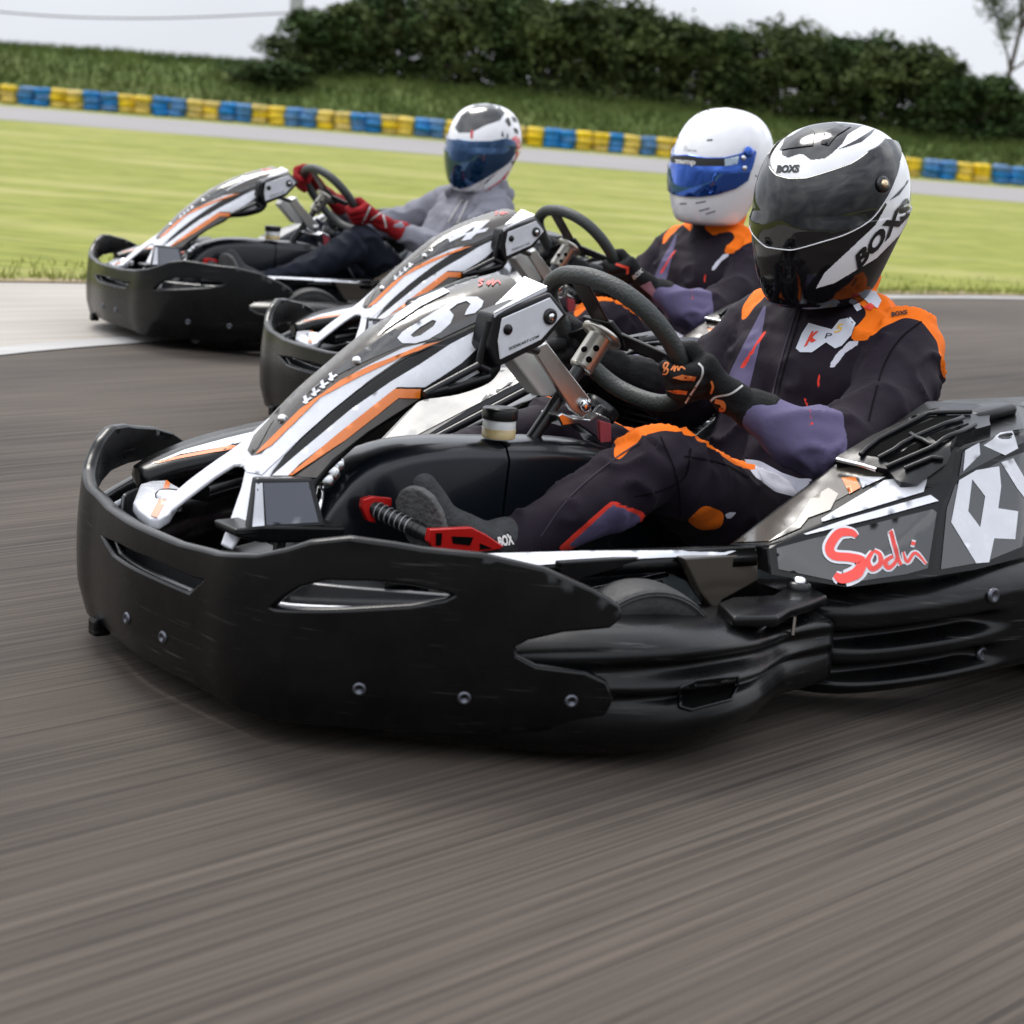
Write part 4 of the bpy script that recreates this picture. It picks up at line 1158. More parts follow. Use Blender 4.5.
# ---- rim grip glove
def rimpt(i): return rp_[i % len(rp_)]
def glove(side, idx, wrist, mt, k=1):
    """fist closed on the steering rim around path index idx"""
    c = rimpt(idx); tg = (rimpt(idx+2)-rimpt(idx-2)).normalized()
    rad = (c-wp(.03, -.015)); rad = (rad-wn*rad.dot(wn)-tg*rad.dot(tg)).normalized()
    wr = Vector(wrist); mb = MB()
    if tg.dot(wu) > 0: tg = -tg            # tg points towards the little finger
    pd = (wr-c).normalized(); pc_ = c+(wr-c)*.45+rad*.012
    back = (wn*.75+rad*.55).normalized()   # heel of the palm sits driver side and outside
    for j, off in enumerate((-.036, -.012, .012, .034)):
        b = c+tg*off
        L = (1., 1.06, 1.02, .86)[j]; r_ = (.0142, .0145, .0138, .0126)[j]
        k0 = b+wn*.020+rad*.030+pd*.012; k1 = b+rad*.034*L-wn*.004; k2 = b+rad*.012-wn*.031*L; k3 = b-rad*.016*L-wn*.026
        capsule(mb, k0, r_*1.12, k1, r_*1.08, mt); capsule(mb, k1, r_*1.06, k2, r_, mt); capsule(mb, k2, r_, k3, r_*.88, mt)
        capsule(mb, k0, r_*1.2, pc_+tg*off*.8, r_*1.45, mt)
        capsule(mb, pc_+tg*off*.8, r_*1.45, wr.lerp(c, .2)+tg*off*.45, r_*1.8, mt)
    # thumb leaves the side of the palm and closes over the rim on the inside
    t0 = wr.lerp(c, .38)-tg*.030; t1 = c-tg*.046+wn*.024+rad*.004; t2 = c-tg*.038+wn*.018-rad*.02; t3 = c-tg*.018-wn*.006-rad*.030
    capsule(mb, t0, .018, t1, .0155, mt); capsule(mb, t1, .015, t2, .0135, mt); capsule(mb, t2, .013, t3, .0115, mt)
    d = (wr-c).normalized()
    capsule(mb, pc_, .026, wr, .033, mt)
    capsule(mb, wr-d*.006, .037, wr+d*.022, .043, mt)
    me = evalmesh(mb.mesh('g'), [('REMESH', dict(mode='VOXEL', voxel_size=.003)), ('SMOOTH', dict(factor=.5, iterations=4))])
    n = len(me.vertices); out = MB()
    no = [v.normal.copy() for v in me.vertices]
    V = []
    for v, nn_ in zip(me.vertices, no):
        p = v.co; V.append(p+nn_*(.0012*noise.noise(p*60)+.0016*noise.noise(p*26)))
    out.add(V, [tuple(f.vertices) for f in me.polygons], mt); return out

# ---- boots
def boot(sg, mt, soleM):
    mb = MB(); S = lambda x, y, z: Vector((x, y*sg, z))
    an = S(-.515, .180, .225); he = S(-.468, .172, .170); ba = S(-.432, .160, .272); to = S(-.402, .152, .332)
    capsule(mb, S(-.55, .188, .235), .044, an, .046, mt); capsule(mb, an, .044, he, .038, mt); capsule(mb, an, .044, ba, .034, mt); capsule(mb, he, .036, ba, .036, mt); capsule(mb, ba, .036, to, .022, mt)
    me = evalmesh(mb.mesh('b'), [('REMESH', dict(mode='VOXEL', voxel_size=.004)), ('SMOOTH', dict(factor=.5, iterations=5))])
    out = MB(); out.add([v.co+v.normal*.0012*noise.noise(v.co*50) for v in me.vertices], [tuple(f.vertices) for f in me.polygons], mt)
    up = (to-he).normalized(); nrm = (Vector((.94, .34*sg, -.1))); nrm = (nrm-up*nrm.dot(up)).normalized(); sd = up.cross(nrm)
    c0 = he+nrm*.026
    Ls = []
    for t, w_ in ((-.03, .015), (-.028, .027), (0, .034), (.04, .031), (.08, .033), (.12, .043), (.155, .045), (.185, .038), (.202, .022), (.208, .006)):
        Ls.append((t, w_))
    pts = [c0+up*t*.92+sd*w_ for t, w_ in Ls]+[c0+up*t*.92-sd*w_ for t, w_ in Ls[::-1]]
    so_ = MB(); prism(so_, pts, nrm*.014, soleM, .004, 2)
    for i in range(9):
        t = -.02+i*.024; so_.addbm(boxbm((.03 if i % 2 else .044, .008, .004), .001, Matrix((( sd.x, up.x, nrm.x, 0), (sd.y, up.y, nrm.y, 0), (sd.z, up.z, nrm.z, 0), (0, 0, 0, 1))).copy()), soleM) if False else None
    return out, so_

# ---- helmet
HT = interp([(-.168, .112, .08, .072), (-.166, .128, .10, .088), (-.158, .148, .118, .104), (-.13, .163, .132, .116), (-.08, .171, .15, .127), (-.03, .168, .160, .133), (.02, .160, .166, .135), (.07, .141, .160, .129), (.11, .112, .139, .113), (.138, .078, .105, .088), (.154, .042, .062, .054), (.161, .012, .02, .018), (.162, .002, .004, .003)])
def helm_map(M, sc=1.):
    def h(u, v, w):
        a = u/.14; af, ab, b = HT(v); c, s = math.cos(a), math.sin(a)
        rx = af if c > 0 else ab
        # squarer chin outline
        ex = .92 if v < 0 else 1.
        lowk = max(0, min(1, (-v-.05)/.1)); fr = max(0, c)
        tt = max(0, min(1, (.25-c)/1.15)); vz = v+max(0, -v)*.95*tt*tt*(3-2*tt)
        p = Vector((rx*math.copysign(abs(c)**ex, c), b*(1-.10*lowk*(1-abs(c)*.2))*math.copysign(abs(s)**ex, s), vz))
        n = Vector((p.x/rx**2, p.y/b**2, p.z/.16**2*.8 if v > 0 else p.z/.16**2*.3)).normalized()
        return M@((p+n*w)*sc)
    return h
def make_helmet(k, cen, yaw, pitch, roll, sc, shellM, visM, vis_px, par, base, decals, trimM=None, paint=None):
    M = Matrix.Translation(cen)@Matrix.Rotation(yaw, 4, 'Z')@Matrix.Rotation(pitch, 4, 'Y')@Matrix.Rotation(roll, 4, 'X')
    h = helm_map(M, sc); mb = MB(); secs = []
    q_ = 8 if paint else 1; na = 72*q_
    vl = list(np.linspace(-.168, -.13, 8*q_))+list(np.linspace(-.128 if paint else -.12, .13, 26*q_))+list(np.linspace(.131 if paint else .135, .162, 9*q_))
    for v in vl:
        secs.append([h(.14*a, v, 0) for a in np.linspace(0, 2*PI, na, endpoint=False)])
    loft(mb, secs, shellM, True, caps=False)
    if paint:
        o_k = ray(512, 512, k)[0]; cM = M@Vector((0, 0, 0))
        pts_ = np.array([list(p) for s in secs for p in s]).reshape(len(vl), na, 3)
        base_i = mb.mi(shellM); idx = [(mb.mi(m_), poly) for poly, m_ in paint]; fi = 0
        for i in range(len(vl)-1):
            vm_ = (vl[i]+vl[i+1])/2; hf = na//2; cache = {}
            for j in range(na):
                jj = j if j < hf else na-1-j
                if jj not in cache:
                    a_ = 2*PI*(jj+.5)/na; p = h(.14*a_, vm_, 0); n_ = h(.14*a_, vm_, .01)-p; mi_ = base_i
                    if n_.dot(o_k-p) > -.0015:
                        x_, y_ = proj(p, k)
                        for m_i, poly in idx:
                            if inpoly(x_, y_, poly): mi_ = m_i
                    elif vm_ > -.02: mi_ = idx[0][0]
                    cache[jj] = mi_
                mb.m[fi] = cache[jj]; fi += 1
    inner = [secs[0]]+[[M@Vector((p.x, p.y, p.z+dz)) for p in [(M.inverted()@q)*(s_) for q in secs[0]]] for s_, dz in ((.96, .005), (.9, .04), (.7, .07), (.3, .1))]
    mb2 = MB(); loft(mb2, inner, M_lining, True)
    bvh_ = mb.bvh(); full = MB(); full.merge(mb); full.merge(mb2)
    hits = lambda off: hitter(bvh_, off, k)
    for fn in decals: fn(full, hits)
    ob = build('helmet', full, par, loc=-Vector(base))
    # visor
    half = []
    for p in vis_px:
        q = uvpix(h, p[0], p[1], p[2] if len(p) > 2 else (.1, -.02), k); half.append(q)
    half = [(max(0., u), v) for u, v in half]
    L = half+[(-u, v) for u, v in half[::-1] if u > 1e-4]
    vb = MB(); shell(vb, lambda u, v, w: h(u, v, w+.0055), L, [], .004, visM, step=.012, rings=3)
    vo = build('visor', vb, ob, loc=None)
    if trimM:
        t = MB(); bl = [q for q in half]; n_ = len(bl)
        lo = [q for q in bl[n_//2:]]
        pts = [h(u, v-.004, .004) for u, v in lo]+[h(-u, v-.004, .004) for u, v in lo[::-1]]
        tube(t, catmull(pts, 5), .0014, trimM, 8)
        build('visor_trim', t, ob)
    return ob, h, M, bvh_

BASE = Vector((-1.30, 0, .06))
def person(k, label):
    tx, ty, th = KPOSE[k]; b = BASE; f = (-math.cos(th), -math.sin(th)); l = (math.sin(th), -math.cos(th))
    return empty('person', (b.x*f[0]+b.y*l[0]+tx, b.x*f[1]+b.y*l[1]+ty, b.z+.006), PI+th, label, 'person', 'drivers sitting in the karts')
def part(name, me_or_mb, par):
    me = me_or_mb.mesh(name) if isinstance(me_or_mb, MB) else me_or_mb
    o = bpy.data.objects.new(name, me); COL.objects.link(o); o.parent = par; o.location = -BASE; return o

# ------- driver 1
p1 = person(1, 'seated driver in dark purple and orange racing suit with white and black smoked visor helmet')
body = make_body('racing_suit', BONES, 1, suit_zones, M_suit)
bo1 = part('body', body, p1)
bb = BVHTree.FromPolygons([v.co for v in body.vertices], [tuple(f.vertices) for f in body.polygons])
H = hitter(bb, .0022); H2 = hitter(bb, .003)
M_patch = mat('white sewn patch', (.62, .64, .72), .7); M_pblack = mat('black print', (.01, .01, .01), .6); M_pred = mat('red print', (.75, .05, .02), .6); M_pyel = mat('yellow print', (.8, .5, .1), .6)
d = MB()
decal(d, H, [(796, 352), (802, 337), (809, 326), (822, 330), (832, 333), (840, 323), (850, 321), (855, 327), (852, 338), (842, 349), (835, 352), (826, 346), (812, 356), (800, 356)], M_patch, 4)
decal(d, H, [(859, 299), (874, 294), (881, 304), (877, 312), (870, 309), (866, 305)], M_patch, 4)
decal(d, H2, [(863, 311), (870, 307), (874, 310), (871, 314)], M_pred, 3)
decal(d, H, [(853, 309), (859, 307), (862, 312), (857, 315)], M_patch, 3)
text(d, H2, 'K', ((804, 351), (817, 344), (820, 335), (812, 335)), M_pred, bold=.06)
text(d, H2, 'P', ((825, 342), (831, 342), (833, 337), (827, 337)), M_pblack)
text(d, H2, '5', ((834, 337), (841, 336), (845, 327), (838, 328)), M_pyel, bold=.02)
text(d, H2, 'BOXS', ((891, 321), (907, 318), (907, 314), (891, 316)), M_pblack, bold=.05)
M_seam = mat('dark seam stitching', (.004, .003, .004), .9, spec=.1); M_seaml = mat('grey seam stitching', (.045, .035, .05), .8, spec=.1)
Hs = hitter(bb, .0016)
for ln, w_, m_ in (([(921, 325), (900, 342), (884, 368), (874, 400), (868, 425)], 1.6, M_seam), ([(797, 309), (789, 335), (779, 370), (771, 405)], 1.8, M_seaml), ([(802, 312), (794, 338), (784, 372), (776, 405)], 1.2, M_seam),
                   ([(684, 460), (706, 463), (728, 470), (748, 482)], 1.5, M_seam), ([(634, 500), (660, 494), (684, 480), (690, 452)], 1.3, M_seam), ([(540, 540), (570, 500), (610, 466), (640, 446)], 1.3, M_seaml), ([(660, 440), (676, 480), (680, 520)], 1.3, M_seam)):
    strokedecal(d, Hs, ln, w_, m_)
part('patches', d, p1)
d = MB(); 
# cuff strap at the ankle
tube(d, [Vector((-.548, .19, .225)), Vector((-.515, .187, .212))], .049, M_glove, 24); db = d.bvh(); Hc = hitter(db, .001)
text(d, Hc, 'BOX', ((499, 551), (514, 548), (512, 536), (497, 541)), M_gwh, bold=.05)
part('ankle_cuff', d, p1)
ribs = MB()
gl = glove(1, 0, (-1.03, .245, .455), M_glove) if False else None
# index of the rim points closest to the hands
def rim_index(y, u):
    q = wp(y, u); return min(range(len(rp_)), key=lambda i: (rp_[i]-q).length)
iL = rim_index(.172, -.062); iR = rim_index(-.105, .075); iR1 = rim_index(-.122, -.06)
def add_gloves(pp, k, mt, wl, wr_, mtn='glove'):
    g1 = glove(1, iL, wl, mt); g2 = glove(-1, iR1, wr_, mt)
    return g1, g2
g1, g2 = add_gloves(p1, 1, M_glove, (-1.04, .245, .455), (-1.08, -.135, .46))
gb = g1.bvh(); H = hitter(gb, .0012); H2 = hitter(gb, .002)
for poly in ([(672, 381), (682, 378), (696, 380), (694, 384), (680, 383)], [(667, 394), (678, 393), (687, 394), (686, 398), (676, 397)], [(661, 402), (668, 404), (678, 405), (677, 407), (666, 406)]): decal(g1, H, poly, M_gor, 3)
strokedecal(g1, H, [(698, 367), (702, 372), (700, 382), (690, 398), (681, 412)], 2.0, M_gwh)
strokedecal(g1, H, [(697, 416), (708, 407), (716, 400), (730, 397), (742, 389)], 2.0, M_gwh)
strokedecal(g1, H2, [(664, 375), (668, 368), (665, 367), (664, 371), (668, 373), (667, 377), (663, 377)], 1.6, M_gor)
strokedecal(g1, H2, [(671, 374), (674, 370), (674, 375), (677, 369), (678, 374), (681, 371), (685, 373)], 1.6, M_gor)
strokedecal(g1, H2, [(711, 384), (713, 390), (711, 397)], 2.2, M_gor)
strokedecal(g1, H2, [(715, 404, 1), (722, 406, 1.2), (723, 412, 1.2), (719, 412, .8)], 4, M_gor)
strokedecal(g1, H2, [(713, 410, .8), (712, 416, 1), (707, 418, 1), (711, 421, 1.2), (718, 421, 1.2)], 4, M_gor)
text(g1, H2, 'SODI', ((718, 432), (727, 429), (727, 426), (718, 428)), M_gwh)
part('glove', g1, p1); part('glove', g2, p1)
for sg in (1, -1):
    a, b = boot(sg, M_boot, M_sole); bt = part('boot', a, p1); so2 = build('sole', b, bt)
# helmet 1
def cam_yaw(k, c):
    o = ray(512, 512, k)[0]; return math.atan2(o.y-c.y, o.x-c.x)
def poly_s(sx, ox, oy, pts): return [(ox+a*sx, oy+b*sx) for a, b in pts]
c1 = P(832, 213, y=.02)
def q1(pts): return poly_s(.1954, 750, 110, pts)
def dec1(full, hits):
    h = hits(.0012); h2 = hits(.002)
    decal(full, h2, q1([(150, 225), (190, 160), (300, 110), (330, 130), (320, 200), (200, 215)]), M_hblack, 4)
    decal(full, h2, q1([(360, 190), (380, 130), (470, 95), (520, 100), (440, 150), (400, 200)]), M_hblack, 4)
    decal(full, h, q1([(710, 480), (790, 400), (806, 370), (806, 385), (760, 450)]), M_hblack, 3)
    text(full, h, 'BOXS', ((776, 176.5), (798.5, 176), (800, 168), (777.5, 168.5)), M_hblack, bold=.06)
    text(full, h2, 'BOXS', ((857, 274), (911, 216), (907, 199), (854.5, 258)), M_hblack, bold=.05)
vis1 = [(785, 182, (.0, .03)), (807, 182, (.05, .03)), (830, 175, (.08, .04)), (850, 168, (.12, .05)), (868, 155, (.17, .06)), (884, 143, (.22, .08)), (895, 146, (.25, .07)), (897, 165, (.26, .05)), (892, 184, (.25, .03)), (884, 201, (.23, 0)), (870, 220, (.2, -.02)), (847, 234, (.13, -.05)), (820, 243, (.08, -.06)), (795, 250, (.03, -.07)), (785, 250, (.0, -.07))]
h1, hm1, HM1, hb1 = make_helmet(1, c1, cam_yaw(1, c1)-R(33), R(9), R(0), 1.04, M_hblack, M_visor1, vis1, p1, BASE, [dec1], M_hwhite, paint=[(q1([(10, 345), (40, 290), (95, 240), (118, 252), (150, 262), (180, 237), (270, 243), (310, 272), (380, 265), (410, 245), (470, 190), (500, 140), (560, 105), (640, 74), (680, 50), (760, 100), (810, 180), (830, 300), (850, 420), (830, 470), (812, 570), (770, 650), (645, 775), (430, 902), (335, 930), (380, 850), (520, 720), (640, 606), (700, 500), (600, 420), (300, 450), (60, 420)]), M_hwhite), (q1([(118, 252), (150, 180), (230, 110), (330, 78), (480, 66), (640, 74), (560, 105), (500, 140), (470, 190), (410, 245), (380, 265), (310, 272), (270, 243), (180, 237), (130, 267)]), M_hdark), (q1([(445, 220), (540, 170), (650, 100), (620, 140), (570, 180), (500, 205)]), M_hdark)])
pv = MB(); uvp = uvpix(hm1, 880, 188, (.2, .02)); cpv = hm1(uvp[0], uvp[1], .006); npv = (hm1(uvp[0], uvp[1], .02)-cpv).normalized()
lathe(pv, [(.016, 0), (.016, .003), (.012, .005), (0, .005)], cpv, npv, M_hblack, 20); lathe(pv, [(.008, .004), (.008, .008), (.003, .009), (0, .009)], cpv, npv, M_gold, 16)
build('visor_pivot', pv, h1)

# ------- driver 2
p2 = person(2, 'seated driver in dark purple and orange racing suit with plain white blue visor helmet')
part('body', body, p2)
g1b, g2b = glove(1, iL, (-1.04, .245, .455), M_glove), glove(-1, iR1, (-1.08, -.135, .46), M_glove)
gb = g1b.bvh(); H = hitter(gb, .0012, 2)
decal(g1b, H, [(615, 265), (629, 269), (628, 276), (626, 276), (626, 271), (615, 267)], M_pred, 2)
decal(g1b, H, [(640, 288), (650, 283), (658, 297), (655, 301)], mat('dull pink glove panel', (.35, .16, .2), .7), 3)
text(g1b, H, 'BOX', ((634, 282), (643, 274), (641, 270), (632, 278)), M_gwh, bold=.04)
part('glove', g1b, p2); part('glove', g2b, p2)
for sg in (1, -1):
    a, b = boot(sg, M_boot, M_sole); bt = part('boot', a, p2); build('sole', b, bt)
c2 = P(722, 167, y=.02, k=2)
def q2(pts): return poly_s(.2247, 600, 100, pts)
def dec2(full, hits):
    h = hits(.0009)
    for a, b in (((475, 188), (500, 186)), ((345, 176), (352, 175)), ((455, 72), (462, 75)), ((478, 50), (486, 60)), ((500, 72), (508, 76)), ((690, 345), (697, 346)), ((440, 70), (446, 73))):
        x0, y0 = a; x1, y1 = b; decal(full, h, q2([(x0, y0-3), (x1, y1-3), (x1, y1+4), (x0, y0+4)]), M_hblack, 2)
    for a, b in (((425, 465), (470, 456)), ((440, 500), (485, 487)), ((470, 513), (512, 500)), ((355, 468), (385, 466))):
        decal(full, h, q2([a, b, (b[0], b[1]+6), (a[0], a[1]+6)]), mat('grey vent', (.15, .15, .16), .5), 2)
    decal(full, h, q2([(372, 235), (375, 214), (385, 212), (390, 226), (428, 232), (430, 238)]), mat('pale grey emblem', (.5, .5, .53), .3, coat=.8), 2)
vis2 = [(688, 157, (0, .03)), (705, 160, (.06, .03)), (724, 160, (.12, .03)), (740, 156, (.17, .03)), (750, 150, (.2, .04)), (755, 154, (.22, .03)), (751, 170, (.21, 0)), (747, 182, (.2, -.02)), (735, 190, (.16, -.04)), (716, 196, (.1, -.05)), (700, 198, (.05, -.06)), (688, 198, (0, -.06))]
h2_, hm2, HM2, hb2 = make_helmet(2, c2, cam_yaw(2, c2)-R(36), R(2), R(0), 1.10, M_hwhite, M_visor2, vis2, p2, BASE, [dec2])
# visor top band, lettering, pivot plate
def surf_decal(hm, k, poly, mt, off, g, par, name, txt=None):
    m = MB()
    def hh(px, py, extra=0): 
        u, v = uvpix(hm, px, py, g, k); return hm(u, v, off+extra)
    if txt: text(m, hh, txt, poly, mt, bold=.05)
    else: decal(m, hh, poly, mt, 3)
    return m
m = surf_decal(hm2, 2, [(672, 158), (688, 158), (705, 160.5), (724, 160.5), (738, 157), (738, 162), (724, 168), (700, 168), (673, 165)], M_pblack, .0064, (.1, .02), h2_, 'x'); m.merge(surf_decal(hm2, 2, ((676.5, 166.5), (696.5, 168.5), (696.5, 163), (676.5, 161.5)), M_gwh, .0072, (.05, .02), h2_, 'x', 'zamp'))
m.merge(surf_decal(hm2, 2, [(724, 161), (738, 158), (736, 166), (724, 168)], mat('pale visor tab', (.4, .5, .6), .3, coat=.5), .0072, (.1, .02), h2_, 'x'))
build('visor_strip', m, h2_)
pv = MB()
for q, r_ in (((747, 154), .017), ((742, 160), .008), ((743, 170), .008)):
    u, v = uvpix(hm2, *q, (.2, .02), 2); c = hm2(u, v, .006); nn_ = (hm2(u, v, .02)-c).normalized(); lathe(pv, [(r_, 0), (r_, .003), (r_*.7, .005), (0, .005)], c, nn_, M_visor2 if r_ > .01 else M_steel, 16)
build('visor_pivot', pv, h2_)

# ------- driver 3
p3 = person(3, 'seated driver in grey hoodie and dark jeans with red gloves and red white helmet')
B3 = {g: [tuple(x) for x in L] for g, L in BONES.items()}
def sh3(p, dx): return (p[0]+dx, p[1], p[2])
for g in ('torso', 'collar'):
    B3[g] = [(sh3(a, -.03-.10*max(0, min(1, (a[2]-.2)/.4))), ra*.97, sh3(b, -.03-.10*max(0, min(1, (b[2]-.2)/.4))), rb*.97) for a, ra, b, rb in B3[g]]
B3['upperL'] = [((-1.575, .185, .55), .076, (-1.42, .28, .45), .068), ((-1.42, .28, .45), .068, (-1.24, .335, .385), .056)]
B3['upperR'] = [((-1.575, -.185, .55), .076, (-1.42, -.28, .45), .068), ((-1.42, -.28, .45), .068, (-1.24, -.33, .42), .056)]
B3['foreL'] = [((-1.24, .335, .385), .056, (-1.13, .27, .425), .05), ((-1.13, .27, .425), .05, (-1.07, .235, .455), .036)]
B3['foreR'] = [((-1.24, -.33, .42), .054, (-1.04, -.2, .52), .036)]
B3['thighL'] = [((-1.28, .105, .18), .095, (-1.1, .16, .28), .08), ((-1.1, .16, .28), .08, (-.94, .205, .40), .062)]
B3['thighR'] = [((-1.28, -.105, .18), .095, (-1.1, -.16, .28), .08), ((-1.1, -.16, .28), .08, (-.94, -.205, .39), .062)]
B3['shinL'] = [((-.94, .205, .40), .06, (-.75, .2, .31), .055), ((-.75, .2, .31), .055, (-.50, .188, .215), .043)]
B3['shinR'] = [((-.94, -.205, .39), .06, (-.75, -.2, .3), .055), ((-.75, -.2, .3), .055, (-.50, -.188, .215), .043)]
B3['hood'] = [((-1.66, .03, .635), .05, (-1.60, .11, .64), .045), ((-1.60, .11, .64), .045, (-1.53, .07, .628), .035), ((-1.66, .03, .635), .05, (-1.62, -.08, .64), .045), ((-1.62, -.08, .64), .045, (-1.54, -.03, .628), .035), ((-1.66, -.08, .60), .05, (-1.66, .08, .60), .05), ((-1.66, .08, .60), .05, (-1.58, .13, .615), .038), ((-1.66, -.08, .60), .05, (-1.58, -.13, .615), .038), ((-1.58, .12, .615), .036, (-1.49, .06, .60), .03), ((-1.58, -.12, .615), .036, (-1.49, -.06, .60), .03)]
body3 = make_body('hoodie_and_jeans', B3, 3, hood_zones, M_hood, 1.1)
part('body', body3, p3)
bb3 = BVHTree.FromPolygons([v.co for v in body3.vertices], [tuple(f.vertices) for f in body3.polygons]); H3 = hitter(bb3, .004, 3)
d = MB()
for ln in ([(463, 201), (455, 214), (449, 224)], [(468, 203), (462, 216), (455, 232)]):
    q = [H3(*p) for p in resample(ln, 3)[:-8]] if False else [H3(a, b) for a, b in [(ln[0][0]+(ln[-1][0]-ln[0][0])*t, ln[0][1]+(ln[-1][1]-ln[0][1])*t) for t in np.linspace(0, 1, 8)]]
    q = [x for x in q if x]
    if len(q) > 2: tube(d, q, .0035, M_gwh, 6)
part('drawstring', d, p3)
g1c, g2c = glove(1, iL, (-1.075, .235, .455), M_glover), glove(-1, iR, (-1.03, -.19, .525), M_glover)
gb = g1c.bvh(); H = hitter(gb, .0012, 3)
strokedecal(g1c, H, [(372, 204), (368, 213), (362, 225)], 1.6, M_gwh); strokedecal(g1c, H, [(380, 210), (384, 220), (386, 229)], 1.6, M_gwh); strokedecal(g1c, H, [(370, 222), (378, 216), (384, 213)], 1.2, M_gwh)
part('glove', g1c, p3); part('glove', g2c, p3)
for sg in (1, -1):
    a, b = boot(sg, M_boot, M_sole); bt = part('boot', a, p3); build('sole', b, bt)
c3 = P(484, 148, y=.03, k=3)
def q3(pts): return poly_s(.2441, 290, 100, pts)
def dec3(full, hits):
    h = hits(.0009); h2 = hits(.0018)
    decal(full, h, q3([(675, 120), (700, 70), (760, 25), (850, 25), (880, 60), (860, 90), (800, 110), (740, 140), (690, 140)]), M_hdark, 3)
    decal(full, h, q3([(740, 130), (752, 132), (748, 165), (738, 160)]), M_hred, 2)
    decal(full, h, q3([(900, 170), (925, 150), (950, 170), (948, 230), (935, 290), (900, 330), (860, 370), (780, 392), (800, 375), (860, 335), (900, 290), (925, 235), (925, 190)]), M_hred, 3)
    decal(full, h, q3([(652, 305), (665, 330), (700, 375), (740, 385), (800, 340), (850, 300), (800, 350), (700, 400), (660, 350)]), M_hblack, 3)
    for pts in ([(880, 90), (890, 75), (900, 85), (905, 110), (895, 115)], [(905, 70), (925, 80), (930, 100), (915, 95)], [(915, 120), (930, 125), (935, 145), (920, 140)], [(865, 150), (870, 130), (875, 160)], [(885, 160), (890, 140), (895, 158)], [(905, 260), (940, 235), (945, 265), (920, 285)]): decal(full, h2, q3(pts), M_hblack, 2)
    strokedecal(full, h2, [(477, 173), (480, 182), (484, 191)], 2.4, M_gwh); strokedecal(full, h2, [(478, 188), (485, 183)], 2.0, M_gwh)
vis3 = [(461, 141, (0, .03)), (471, 143, (.05, .03)), (490, 143, (.1, .03)), (506, 140, (.17, .03)), (514, 143, (.2, .03)), (516, 150, (.22, .01)), (510, 162, (.2, -.02)), (498, 171, (.15, -.04)), (482, 181, (.1, -.06)), (470, 187, (.05, -.07)), (461, 190, (0, -.08))]
h3_, hm3, HM3, hb3 = make_helmet(3, c3, cam_yaw(3, c3)-R(33), R(4), R(0), 1.08, M_hwhite, M_visor3, vis3, p3, BASE, [dec3])
# ================================================================== SETTING
def sheet(name, pts, z, mt):
    mb = MB(); mb.add([(x, y, z) for x, y in pts], [tuple(range(len(pts)))], mt, False)
    o = build(name, mb); o['kind'] = 'structure'; return o
TRK = R(47)
def ground_mat(name, dark, light, streak=(1.2, 30), amount=1., rough=.85, ang=TRK, fine=.5):
    m = bpy.data.materials.new(name); N, L = nodes_of(m); b = N['Principled BSDF']
    tc = N.new('ShaderNodeTexCoord'); rot = N.new('ShaderNodeMapping'); rot.inputs['Rotation'].default_value = (0, 0, -ang)
    L.new(tc.outputs['Object'], rot.inputs[0])
    def nz(sc, det, scale=1):
        mp = N.new('ShaderNodeMapping'); mp.inputs['Scale'].default_value = sc; L.new(rot.outputs[0], mp.inputs[0])
        n = N.new('ShaderNodeTexNoise'); n.inputs['Scale'].default_value = scale; n.inputs['Detail'].default_value = det; n.inputs['Roughness'].default_value = .6
        L.new(mp.outputs[0], n.inputs['Vector']); return n
    a = nz((streak[0], streak[1], 1), 6); c = nz((streak[0]*2.6, streak[1]*4, 1), 3); g = nz((.35, .9, 1), 4); f = nz((1, 1, 1), 4, 260)
    def mul(x, k):
        q = N.new('ShaderNodeMath'); q.operation = 'MULTIPLY'; L.new(x, q.inputs[0]); q.inputs[1].default_value = k; return q.outputs[0]
    def add(x, y):
        q = N.new('ShaderNodeMath'); q.operation = 'ADD'; L.new(x, q.inputs[0]); L.new(y, q.inputs[1]); return q.outputs[0]
    s = add(add(mul(a.outputs['Fac'], .42*amount), mul(c.outputs['Fac'], .26*amount)), add(mul(g.outputs['Fac'], .3), mul(f.outputs['Fac'], .12*fine)))
    mr = N.new('ShaderNodeMapRange'); tot = (.68*amount+.3+.12*fine)/2; mr.inputs['From Min'].default_value = tot-.12; mr.inputs['From Max'].default_value = tot+.13
    L.new(s, mr.inputs['Value'])
    mx = N.new('ShaderNodeMix'); mx.data_type = 'RGBA'; mx.inputs['A'].default_value = (*dark, 1); mx.inputs['B'].default_value = (*light, 1)
    L.new(mr.outputs[0], mx.inputs['Factor']); L.new(mx.outputs['Result'], b.inputs['Base Color'])
    b.inputs['Roughness'].default_value = rough; b.inputs['Specular IOR Level'].default_value = .3
    bp = N.new('ShaderNodeBump'); bp.inputs['Strength'].default_value = .25; bp.inputs['Distance'].default_value = .002
    L.new(f.outputs['Fac'], bp.inputs['Height']); L.new(bp.outputs[0], b.inputs['Normal'])
    return m
M_asph = ground_mat('worn asphalt with rubber streaks', (.017, .014, .012), (.114, .091, .073), (.6, 75))
M_conc = ground_mat('pale concrete', (.26, .24, .21), (.47, .43, .39), (.4, 14), .8)
M_paint = ground_mat('worn white paint', (.27, .26, .25), (.5, .49, .48), (.5, 12), .9)
M_far = ground_mat('far asphalt', (.2, .19, .19), (.3, .285, .28), (.1, 1.2), .8, ang=0)
